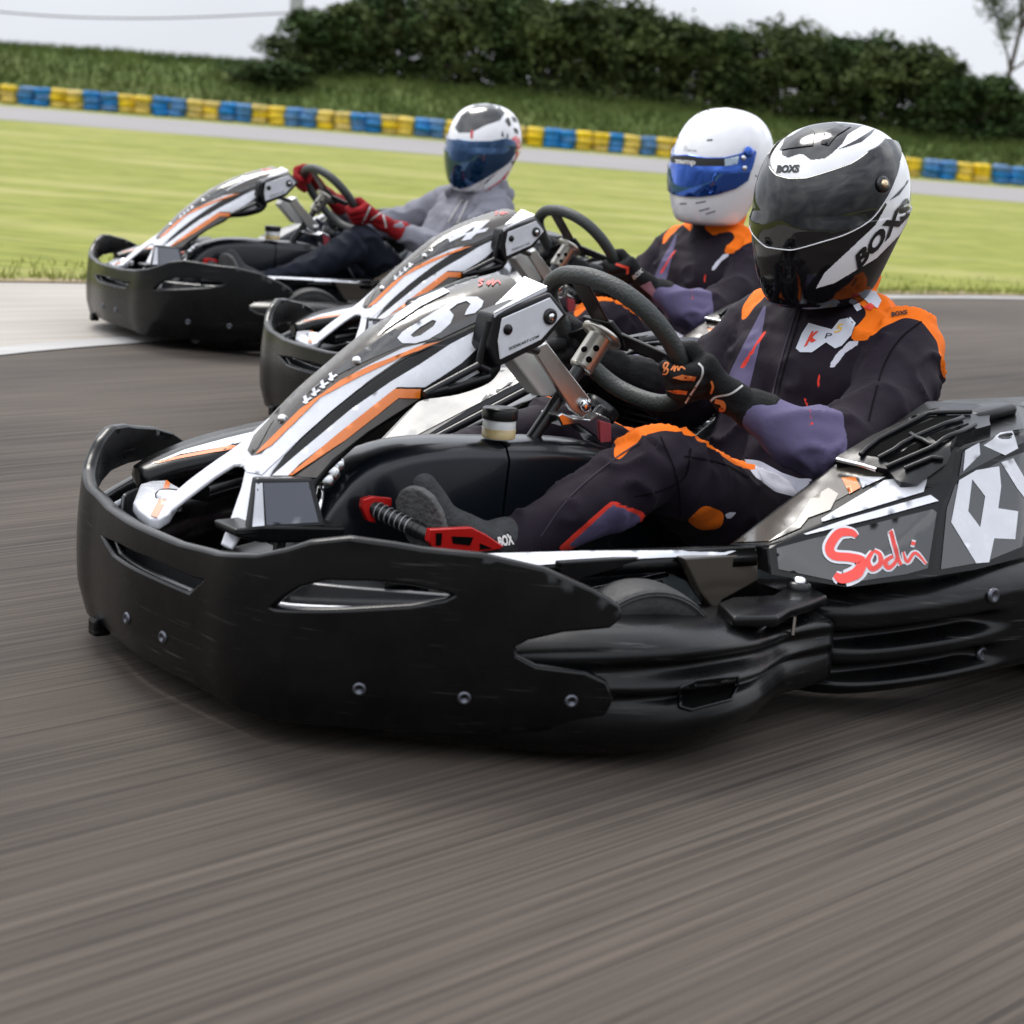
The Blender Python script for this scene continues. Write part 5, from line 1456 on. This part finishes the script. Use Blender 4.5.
def grass_mat(name, dark, light, dry, sc=1.):
    m = bpy.data.materials.new(name); N, L = nodes_of(m); b = N['Principled BSDF']; tc = N.new('ShaderNodeTexCoord')
    def nz(sc_, det, st=(1, 1, 1)):
        mp = N.new('ShaderNodeMapping'); mp.inputs['Scale'].default_value = st; L.new(tc.outputs['Object'], mp.inputs[0])
        n = N.new('ShaderNodeTexNoise'); n.inputs['Scale'].default_value = sc_; n.inputs['Detail'].default_value = det; L.new(mp.outputs[0], n.inputs['Vector']); return n
    a = nz(.55*sc, 6, (.5, 1.4, 1)); c = nz(7*sc, 5, (.35, 1.2, 1)); f = nz(60, 3)
    mx = N.new('ShaderNodeMix'); mx.data_type = 'RGBA'; mx.inputs['A'].default_value = (*dark, 1); mx.inputs['B'].default_value = (*light, 1)
    r1 = N.new('ShaderNodeMapRange'); r1.inputs['From Min'].default_value = .36; r1.inputs['From Max'].default_value = .62; L.new(c.outputs['Fac'], r1.inputs[0]); L.new(r1.outputs[0], mx.inputs['Factor'])
    m2 = N.new('ShaderNodeMix'); m2.data_type = 'RGBA'; m2.inputs['B'].default_value = (*dry, 1); L.new(mx.outputs['Result'], m2.inputs['A'])
    r2 = N.new('ShaderNodeMapRange'); r2.inputs['From Min'].default_value = .48; r2.inputs['From Max'].default_value = .68; r2.inputs['To Max'].default_value = .75; L.new(a.outputs['Fac'], r2.inputs[0]); L.new(r2.outputs[0], m2.inputs['Factor'])
    L.new(m2.outputs['Result'], b.inputs['Base Color']); b.inputs['Roughness'].default_value = .9; b.inputs['Specular IOR Level'].default_value = .15
    bp = N.new('ShaderNodeBump'); bp.inputs['Strength'].default_value = .5; bp.inputs['Distance'].default_value = .03; L.new(f.outputs['Fac'], bp.inputs['Height']); L.new(bp.outputs[0], b.inputs['Normal'])
    return m
M_grass = grass_mat('mown infield grass', (.155, .178, .034), (.27, .285, .06), (.36, .34, .13))
M_bank = grass_mat('long bank grass', (.07, .11, .028), (.12, .165, .045), (.17, .18, .07), .5)
sheet('ground', [(-900, -300), (900, -300), (900, 1500), (-900, 1500)], 0, M_grass)
# track edge line: direction of the grass edge
g0 = Vector((-2.432, 8.729)); gd = (Vector((3.379, 13.108))-g0).normalized()
ga = g0-gd*30; gb = g0+gd*60
sheet('concrete_apron', [(ga.x, ga.y), (-40, -30), (60, -30), (80, 20), (gb.x, gb.y)], .003, M_conc)
inner = [(-2.9, 3.2), (-2.2, 5.2), (-1.777, 6.36), (-1.25, 7.25), (-.4, 8.55), (.8, 10.2), (2.45, 12.1), (4.6, 13.72), (9, 17.1), (30, 33)]
ic = [(p.x, p.y) for p in catmull([(x, y, 0) for x, y in inner], 6)]
sheet('race_track', [(-12, -25)]+[(-6, -4)]+ic+[(60, 20), (50, -25)], .007, M_asph)
# worn white edge line
off = []
for i, (x, y) in enumerate(ic):
    a = Vector(ic[max(0, i-1)]); b = Vector(ic[min(len(ic)-1, i+1)]); t = (b-a).normalized(); off.append((x-t.y*.14, y+t.x*.14))
mb = MB(); n = len(ic); mb.add([(x, y, .011) for x, y in ic]+[(x, y, .011) for x, y in off], [(i, i+1, n+i+1, n+i) for i in range(n-1)], M_paint, False)
o = build('edge_line', mb); o['kind'] = 'structure'
sheet('far_track', [(-70, 41), (-70, 57.5), (90, 57.5), (90, 39.5)], .006, M_far)
# dirt strip along the grass edge
mb = MB(); rn = random.Random(3); V = []; F = []
for i in range(260):
    p = g0+gd*(-6+i*.11); nn = Vector((-gd.y, gd.x)); V += [(p.x, p.y, .009), (p.x+nn.x*(.08+.22*rn.random()), p.y+nn.y*(.08+.2*rn.random()), .009)]
    if i: F.append((2*i-2, 2*i, 2*i+1, 2*i-1))
mb.add(V, F, mat('bare earth', (.22, .17, .09), .9, bump=.5, bscale=30, var=.5, vscale=6), False); o = build('dirt_strip', mb); o['kind'] = 'structure'
# grass blades along the edge and over the near infield
rn = random.Random(5); V = []; F = []
nn = Vector((-gd.y, gd.x))
for i in range(12000):
    s = rn.uniform(-4, 16); q = rn.random()**2*1.2 if i > 8000 else rn.uniform(0, .35)
    p = g0+gd*s+nn*(q+.03+.08*noise.noise(Vector((s*3, 0, 0)))); h = rn.uniform(.02, .05); a = rn.uniform(0, PI); w_ = .004
    dx, dy = math.cos(a)*w_, math.sin(a)*w_; lx, ly = rn.uniform(-.02, .02), rn.uniform(-.02, .02); k = len(V)
    V += [(p.x-dx, p.y-dy, 0), (p.x+dx, p.y+dy, 0), (p.x+lx, p.y+ly, h)]; F.append((k, k+1, k+2))
mb = MB(); mb.add(V, F, mat('grass blades', (.16, .20, .035), .8, var=.6, vscale=2, spec=.15, tint=(.29, .31, .07)), False)
o = build('grass_blades', mb); o['kind'] = 'stuff'
# far bank terrain
def bankz(x, y):
    t = max(0, min(1, (y-65)/10)); t = t*t*(3-2*t)
    h = 1.75+.25*noise.noise(Vector((x*.06, y*.05, 2)))+.012*max(0, -x-5)
    if x > 5: h -= min(.5, (x-5)*.02)
    return .02+t*h+.05*noise.noise(Vector((x*.5, y*.5, 0)))*t
mb = MB(); xs = np.linspace(-120, 130, 180); ys = list(np.linspace(63.5, 80, 26))+[90, 120, 200]; V = []; F = []
for y in ys:
    for x in xs: V.append((x, y, bankz(x, y) if y > 64 else -.02))
nx = len(xs)
for j in range(len(ys)-1):
    for i in range(nx-1): F.append((j*nx+i, j*nx+i+1, (j+1)*nx+i+1, (j+1)*nx+i))
mb.add(V, F, M_bank); o = build('bank_terrain', mb); o['kind'] = 'structure'
rn = random.Random(9); V = []; F = []
for i in range(42000):
    x = rn.uniform(-26, 26); y = rn.uniform(65, 79); h = rn.uniform(.1, .42); a = rn.uniform(0, PI); w_ = rn.uniform(.02, .05); z = bankz(x, y); k = len(V)
    lx = rn.uniform(-.15, .15); V += [(x-math.cos(a)*w_, y-math.sin(a)*w_, z-.02), (x+math.cos(a)*w_, y+math.sin(a)*w_, z-.02), (x+lx, y, z+h)]; F.append((k, k+1, k+2))
mb = MB(); mb.add(V, F, mat('tall grass blades', (.07, .11, .026), .85, var=.8, vscale=.6, spec=.1, tint=(.15, .19, .055)), False)
o = build('tall_grass', mb); o['kind'] = 'stuff'

# ---- tyre barrier
M_blue = mat('blue painted tyre', (.012, .17, .46), .55, obrand=.22, var=.5, vscale=5, bump=.3, bscale=12)
M_yel = mat('yellow painted tyre', (.70, .48, .035), .55, obrand=.2, var=.45, vscale=5, bump=.3, bscale=12)
def tyremesh(mt):
    mb = MB(); r_, h = .285, .1
    lathe(mb, [(r_*.55, -h*.7), (r_*.72, -h), (r_*.9, -h*.92), (r_, -h*.5), (r_*1.0, h*.5), (r_*.9, h*.92), (r_*.72, h), (r_*.55, h*.7), (r_*.5, 0)], (0, 0, 0), (0, 0, 1), mt, 18)
    return mb.mesh('tyre')
TM = {'blue': tyremesh(M_blue), 'yellow': tyremesh(M_yel)}
bands = [(-20, 'yellow'), (18, 'blue'), (51, 'yellow'), (83, 'blue'), (118, 'yellow'), (152, 'blue'), (186, 'yellow'), (220, 'blue'), (250, 'yellow'), (286, 'blue'), (315, 'yellow'), (351, 'blue'), (381, 'yellow'), (414, 'blue'),
         (445, 'yellow'), (475, 'blue'), (505, 'yellow'), (543, 'blue'), (575, 'yellow'), (608, 'blue'), (622, 'yellow'), (641, 'blue'), (655, 'yellow'), (690, 'blue'), (722, 'yellow'), (755, 'blue'), (788, 'yellow'), (820, 'blue'), (853, 'yellow'), (886, 'blue'), (899, 'yellow'), (922, 'blue'), (954, 'yellow'), (990, 'blue'), (1026, 'yellow'), (1060, None)]
ORD = ['first', 'second', 'third', 'fourth', 'fifth', 'sixth', 'seventh', 'eighth', 'ninth', 'tenth', 'eleventh', 'twelfth', 'thirteenth', 'fourteenth', 'fifteenth', 'sixteenth', 'seventeenth', 'eighteenth', 'nineteenth', 'twentieth']
rn = random.Random(4); cnt = {'blue': 0, 'yellow': 0}; bi = 0
for (a, c), (b, _) in zip(bands, bands[1:]):
    n = max(1, round((b-a)/17)); bi += 1; cnt[c] += 1
    for j in range(n):
        px = a+(b-a)*(j+.5)/n; yb = 62.2+rn.uniform(-.04, .04); X = (px-512)/FPX*yb*1.0-.0
        # refine x so the stack stands on its ground spot
        for _i in range(4):
            o_, d_ = ray(px, 102+px*.0825, 0); t = (yb-o_.y)/d_.y; X = o_.x+d_.x*t
        which = ['left', 'right', 'third'][j] if n > 1 else 'single'
        yl = 'at the barrier, %s stack of the %s %s block from the left' % (which, ORD[cnt[c]-1], c)
        s = empty('tyre_stack', (X, yb, 0), rn.uniform(0, 3), '%s tyre stack in far barrier, %s of the %s %s block from the left' % (c, which, ORD[cnt[c]-1], c), 'tyre stack', c+' tyre stacks of the far barrier')
        for l in range(3):
            t_ = bpy.data.objects.new('tyre', TM[c]); COL.objects.link(t_); t_.parent = s; t_.location = (rn.uniform(-.04, .04), rn.uniform(-.05, .05), .11+l*.2+rn.uniform(-.01, .01)); t_.rotation_euler = (rn.uniform(-.06, .06), rn.uniform(-.06, .06), 0)

# ---- trees of the hedge
def leafcloud(n, rx, ry, rz, seed, leaf=.16, lobes=9):
    rn = random.Random(seed); V = []; F = []
    L_ = [(rn.uniform(-.55, .55)*rx, rn.uniform(-.4, .4)*ry, rn.uniform(-.25, .6)*rz, rn.uniform(.35, .6)) for _ in range(lobes)]
    L_.append((0, 0, -.35*rz, .85)); L_.append((0, 0, -.75*rz, .75))
    for i in range(n):
        l = rn.choice(L_)
        while True:
            d = Vector((rn.gauss(0, 1), rn.gauss(0, 1), rn.gauss(0, 1)))
            if d.length > .1: break
        d.normalize(); r_ = l[3]*(rn.random()**.35)
        p = Vector((l[0]+d.x*rx*r_, l[1]+d.y*ry*r_, l[2]+d.z*rz*r_))
        p += Vector((noise.noise(p*1.3), noise.noise(p*1.3+Vector((9, 0, 0))), noise.noise(p*1.3+Vector((0, 9, 0)))))*.45
        if noise.noise(p*.9+Vector((seed, 0, 0))) < -.28: continue
        s = leaf*rn.uniform(.6, 1.5); a = Vector((rn.gauss(0, 1), rn.gauss(0, 1), rn.gauss(0, .7))).normalized(); b = a.cross(Vector((rn.gauss(0, 1), rn.gauss(0, 1), rn.gauss(0, 1)))).normalized()
        k = len(V); V += [p-a*s, p-b*s*.5, p+a*s, p+b*s*.5]; F.append((k, k+1, k+2, k+3))
    return V, F
M_leaf = mat('dark hedge foliage', (.042, .08, .028), .75, var=1.2, vscale=.9, tint=(.10, .155, .05), spec=.12)
M_leaf2 = mat('lighter hedge foliage', (.055, .085, .026), .75, var=1.2, vscale=.7, tint=(.14, .175, .06), spec=.12)
M_bark = mat('bark', (.09, .07, .055), .9, bump=.6, bscale=20)
crowns = []
for s_i in range(4):
    V, F = leafcloud(16000, 2.5, 2.0, 2.3, 20+s_i, .115, 12); mb = MB(); mb.add(V, F, M_leaf if s_i % 2 == 0 else M_leaf2, False); crowns.append(mb.mesh('crown'))
def trunkmesh(h, seed):
    rn = random.Random(seed); mb = MB()
    tube(mb, catmull([(0, 0, -.3), (.05, 0, h*.3), (-.05, .05, h*.6), (.1, 0, h)], 4), [.16-.011*i for i in range(13)], M_bark, 8)
    for i in range(6):
        a = rn.uniform(0, 6.28); z = h*rn.uniform(.3, .8); tube(mb, [(0, 0, z), (math.cos(a)*.8, math.sin(a)*.8, z+.7), (math.cos(a)*1.5, math.sin(a)*1.4, z+1.7)], [.07, .05, .02], M_bark, 6)
    return mb.mesh('trunk')
trunk = trunkmesh(3.4, 1)
# (px of centre, top px y, depth, scale)
hed = [(268, 62, 71, .35), (300, 42, 73, .5), (334, 16, 74, .8), (365, 0, 75, 1.0), (412, -6, 76, 1.05), (458, -10, 75, 1.1), (505, -8, 76, 1.1), (548, -2, 75, 1.05), (588, 4, 76, 1.0), (628, 8, 75, 1.0), (668, 20, 76, .95), (706, 24, 75, .95), (742, 34, 76, .9), (782, 30, 75, .95), (822, 40, 76, .9), (860, 44, 75, .9), (900, 42, 76, .95), (938, 56, 75, .85), (972, 78, 74, .75), (1004, 90, 75, .68), (1040, 98, 76, .65)]
hl = ['low bush at the left end of the hedge', 'rounded small tree sloping up from the left end of the hedge', 'medium tree where the hedge first rises to the top of the photo']
rn = random.Random(12)
for i, (px, pt, yd, sc) in enumerate(hed):
    o_, d_ = ray(px, pt, 0); t = yd/d_.y; top = o_+d_*t
    base = bankz(top.x, yd)-.2; hh = top.z-base
    lab = hl[i] if i < 3 else 'dark green hedge tree, %s from the left among the tall ones behind the barrier' % (ORD[i-3] if i-3 < 17 else 'last but one' if i == 20 else 'last')
    if i == 20: lab = 'lowest dark bush at the right end of the hedge under the sparse tree'
    t_ = empty('hedge_tree', (top.x, yd, base), rn.uniform(0, 6), lab, 'tree', 'trees of the dark hedge')
    tr = bpy.data.objects.new('trunk', trunk); COL.objects.link(tr); tr.parent = t_; tr.scale = (1, 1, hh/5.2)
    c = bpy.data.objects.new('crown', crowns[i % 4]); COL.objects.link(c); c.parent = t_; c.location = (0, 0, hh*.52); c.scale = (.62+.42*sc, .62+.42*sc, hh*.5/2.1)
# low skyline bushes on the left bank
sm = []
for s_i in range(2):
    V, F = leafcloud(2200, 1.6, 1.2, .55, 50+s_i, .09, 6); mb = MB(); mb.add(V, F, M_leaf2, False); sm.append(mb.mesh('foliage'))
for i, (px, pt) in enumerate([(10, 40), (48, 47), (88, 50), (128, 52), (168, 57), (205, 60), (240, 62)]):
    o_, d_ = ray(px, pt, 0); top = o_+d_*(84/d_.y)
    c = bpy.data.objects.new('bush', sm[i % 2]); COL.objects.link(c); c.location = (top.x, 84, top.z-.55); c.rotation_euler = (0, 0, i*1.3); c.scale = (1.1, 1, 1)
    c['label'] = 'low green bush on the bank skyline, %s from the left edge' % ORD[i]; c['category'] = 'bush'; c['group'] = 'skyline bushes on the left bank'
# sparse tree at the right
rn = random.Random(31); mb = MB(); LV = []; LF = []
o_, d_ = ray(1000, 100, 0); bx = (o_+d_*(86/d_.y))
def branch(p, d, L0, r0, lev):
    q = p.copy(); pts = [q.copy()]; dd = d.copy()
    for i in range(5):
        dd = (dd+Vector((rn.gauss(0, .14), rn.gauss(0, .14), rn.gauss(0, .08)))).normalized(); q = q+dd*L0/5; pts.append(q.copy())
    tube(mb, pts, [r0*(1-.13*i) for i in range(6)], M_bark, 5 if lev else 8, cap=False)
    if lev < 3:
        for i in range(4 if lev else 15):
            k = rn.randint(1 if lev else 2, 5); nd = (dd+Vector((rn.gauss(0, .95), rn.gauss(0, .9), rn.gauss(0.05, .4)))).normalized(); branch(pts[k], nd, L0*rn.uniform(.38, .66), r0*.45, lev+1)
    if lev >= 2:
        for i in range(60):
            c = pts[rn.randint(1, 5)]+Vector((rn.gauss(0, .2), rn.gauss(0, .2), rn.gauss(0, .2))); a = Vector((rn.gauss(0, 1), rn.gauss(0, 1), rn.gauss(0, 1))).normalized()*.09; b = a.orthogonal().normalized()*.045; k = len(LV)
            LV.extend([c-a, c-b, c+a, c+b]); LF.append((k, k+1, k+2, k+3))
branch(Vector((0, 0, 0)), Vector((-.03, 0, 1)), 9.4, .15, 0)
t_ = empty('sparse_tree', (bx.x-.1, 86, .8), 0, 'tall thin tree with sparse leaves standing above the right end of the hedge', 'tree')
build('trunk', mb, t_); m2 = MB(); m2.add(LV, LF, M_leaf2, False); build('crown', m2, t_)
# utility pole and cable
o_, d_ = ray(296, 22, 0); q = o_+d_*(92/d_.y)
mb = MB(); prof = [(.45, -2), (.42, 6), (.4, 11)]
mb.addbm(boxbm((.62, .4, 14), .03, Matrix.Translation((0, 0, 5))), mat('weathered concrete', (.42, .42, .43), .85, bump=.4, bscale=8, var=.2, vscale=2), False)
pb = build('pole_shaft', mb)
t_ = empty('utility_pole', (q.x, 92, 0), 0, 'pale concrete utility pole rising behind the left end of the hedge', 'pole'); pb.parent = t_
mb = MB(); mb.addbm(boxbm((2.4, .12, .12), .01, Matrix.Translation((0, 0, 10.4))), M_blacksat); build('crossarm', mb, t_)
a = ray(-30, 9, 0); b = ray(290, 13, 0)
pa = a[0]+a[1]*(90/a[1].y); pb_ = b[0]+b[1]*(92/b[1].y); pm = (pa+pb_)/2; pm.z -= .33
mb = MB(); tube(mb, catmull([pa+(pa-pb_)*1.0+Vector((0, 0, 1.6)), pa, pm, pb_], 10), .035, M_blacksat, 6)
o = build('overhead_cable', mb); o['label'] = 'thin dark cable sagging across the pale sky to the pole'; o['category'] = 'cable'
# ================================================================== CAMERA, LIGHT
cam = bpy.data.cameras.new('camera'); co = bpy.data.objects.new('camera', cam); COL.objects.link(co); SC.camera = co
cam.sensor_width = 36; cam.lens = 36*FPX/1024; cam.clip_end = 2000; cam.clip_start = .05
fw = Vector((0, math.cos(PITCH), -math.sin(PITCH))); up0 = Vector((0, math.sin(PITCH), math.cos(PITCH))); rt = Vector((1, 0, 0))
Rv = rt*math.cos(ROLL)+up0*math.sin(ROLL); Uv = -rt*math.sin(ROLL)+up0*math.cos(ROLL)
co.matrix_world = Matrix(((Rv.x, Uv.x, -fw.x, 0), (Rv.y, Uv.y, -fw.y, 0), (Rv.z, Uv.z, -fw.z, CAMH), (0, 0, 0, 1)))
cam.dof.use_dof = True; cam.dof.focus_distance = 3.7; cam.dof.aperture_fstop = .0668/.0115

SUN_EL, SUN_AZ = R(56), R(332)     # azimuth measured clockwise from +y
w = bpy.data.worlds.new('World'); SC.world = w; w.use_nodes = True
N = w.node_tree.nodes; L = w.node_tree.links; bg = N['Background']
sky = N.new('ShaderNodeTexSky'); sky.sky_type = 'NISHITA'; sky.sun_disc = False; sky.sun_elevation = SUN_EL; sky.sun_rotation = SUN_AZ
sky.air_density = 1.2; sky.dust_density = 2.5; sky.altitude = 50
tc = N.new('ShaderNodeTexCoord'); mp = N.new('ShaderNodeMapping'); mp.inputs['Scale'].default_value = (1, 1, 3.2); mp.inputs['Location'].default_value = (.3, 1.1, .2)
n1 = N.new('ShaderNodeTexNoise'); n1.inputs['Scale'].default_value = 1.7; n1.inputs['Detail'].default_value = 2.5; n1.inputs['Roughness'].default_value = .55; n1.inputs['Distortion'].default_value = .4
L.new(tc.outputs['Generated'], mp.inputs[0]); L.new(mp.outputs[0], n1.inputs['Vector'])
cr = N.new('ShaderNodeValToRGB'); cr.color_ramp.elements[0].position = .3; cr.color_ramp.elements[0].color = (4.0, 4.3, 4.9, 1)
cr.color_ramp.elements[1].position = .68; cr.color_ramp.elements[1].color = (12.5, 12.6, 12.8, 1)
e = cr.color_ramp.elements.new(.47); e.color = (7.4, 7.7, 8.3, 1)
L.new(n1.outputs['Fac'], cr.inputs[0])
mx = N.new('ShaderNodeMix'); mx.data_type = 'RGBA'; mx.inputs['Factor'].default_value = .88
L.new(sky.outputs[0], mx.inputs['A']); L.new(cr.outputs[0], mx.inputs['B']); sep = N.new('ShaderNodeSeparateXYZ'); L.new(tc.outputs['Generated'], sep.inputs[0])
def M2(op, a, b):
    q = N.new('ShaderNodeMath'); q.operation = op; q.use_clamp = False
    for i, v in enumerate((a, b)):
        if isinstance(v, (int, float)): q.inputs[i].default_value = v
        else: L.new(v, q.inputs[i])
    return q.outputs[0]
# sky dimmed low behind the camera, brightened overhead: added to shape kart reflections
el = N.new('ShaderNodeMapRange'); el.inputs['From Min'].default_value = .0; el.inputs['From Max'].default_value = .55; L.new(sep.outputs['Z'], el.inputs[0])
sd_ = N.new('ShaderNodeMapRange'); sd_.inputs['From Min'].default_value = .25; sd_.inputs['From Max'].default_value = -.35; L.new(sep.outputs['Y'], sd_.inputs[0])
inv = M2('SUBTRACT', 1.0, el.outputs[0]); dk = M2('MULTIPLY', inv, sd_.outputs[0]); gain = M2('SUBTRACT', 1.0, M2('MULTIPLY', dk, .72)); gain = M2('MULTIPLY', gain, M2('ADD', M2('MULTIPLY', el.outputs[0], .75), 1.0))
fwd = N.new('ShaderNodeMapRange'); fwd.inputs['From Min'].default_value = .3; fwd.inputs['From Max'].default_value = .8; L.new(sep.outputs['Y'], fwd.inputs[0])
lo_ = N.new('ShaderNodeMapRange'); lo_.inputs['From Min'].default_value = .3; lo_.inputs['From Max'].default_value = .1; L.new(sep.outputs['Z'], lo_.inputs[0])
hz = N.new('ShaderNodeMix'); hz.data_type = 'RGBA'; hz.inputs['B'].default_value = (5.9, 6.2, 6.8, 1); L.new(mx.outputs['Result'], hz.inputs['A'])
L.new(M2('MULTIPLY', M2('MULTIPLY', fwd.outputs[0], lo_.outputs[0]), .6), hz.inputs['Factor'])
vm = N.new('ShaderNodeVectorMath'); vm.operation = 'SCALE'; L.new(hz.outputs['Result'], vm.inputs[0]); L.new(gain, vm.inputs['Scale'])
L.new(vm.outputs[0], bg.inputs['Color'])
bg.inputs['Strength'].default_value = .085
sl = bpy.data.lights.new('sun', 'SUN'); so = bpy.data.objects.new('sun', sl); COL.objects.link(so)
sl.energy = 1.5; sl.angle = R(20); sl.color = (1, .96, .9)
sd = Vector((math.sin(SUN_AZ)*math.cos(SUN_EL), math.cos(SUN_AZ)*math.cos(SUN_EL), math.sin(SUN_EL)))
so.rotation_euler = sd.to_track_quat('Z', 'Y').to_euler()
SC.view_settings.view_transform = 'Standard'; SC.view_settings.look = 'None'; SC.view_settings.exposure = .52; SC.view_settings.gamma = 1
SC.render.engine = 'CYCLES'; SC.render.resolution_x = 1024; SC.render.resolution_y = 1024
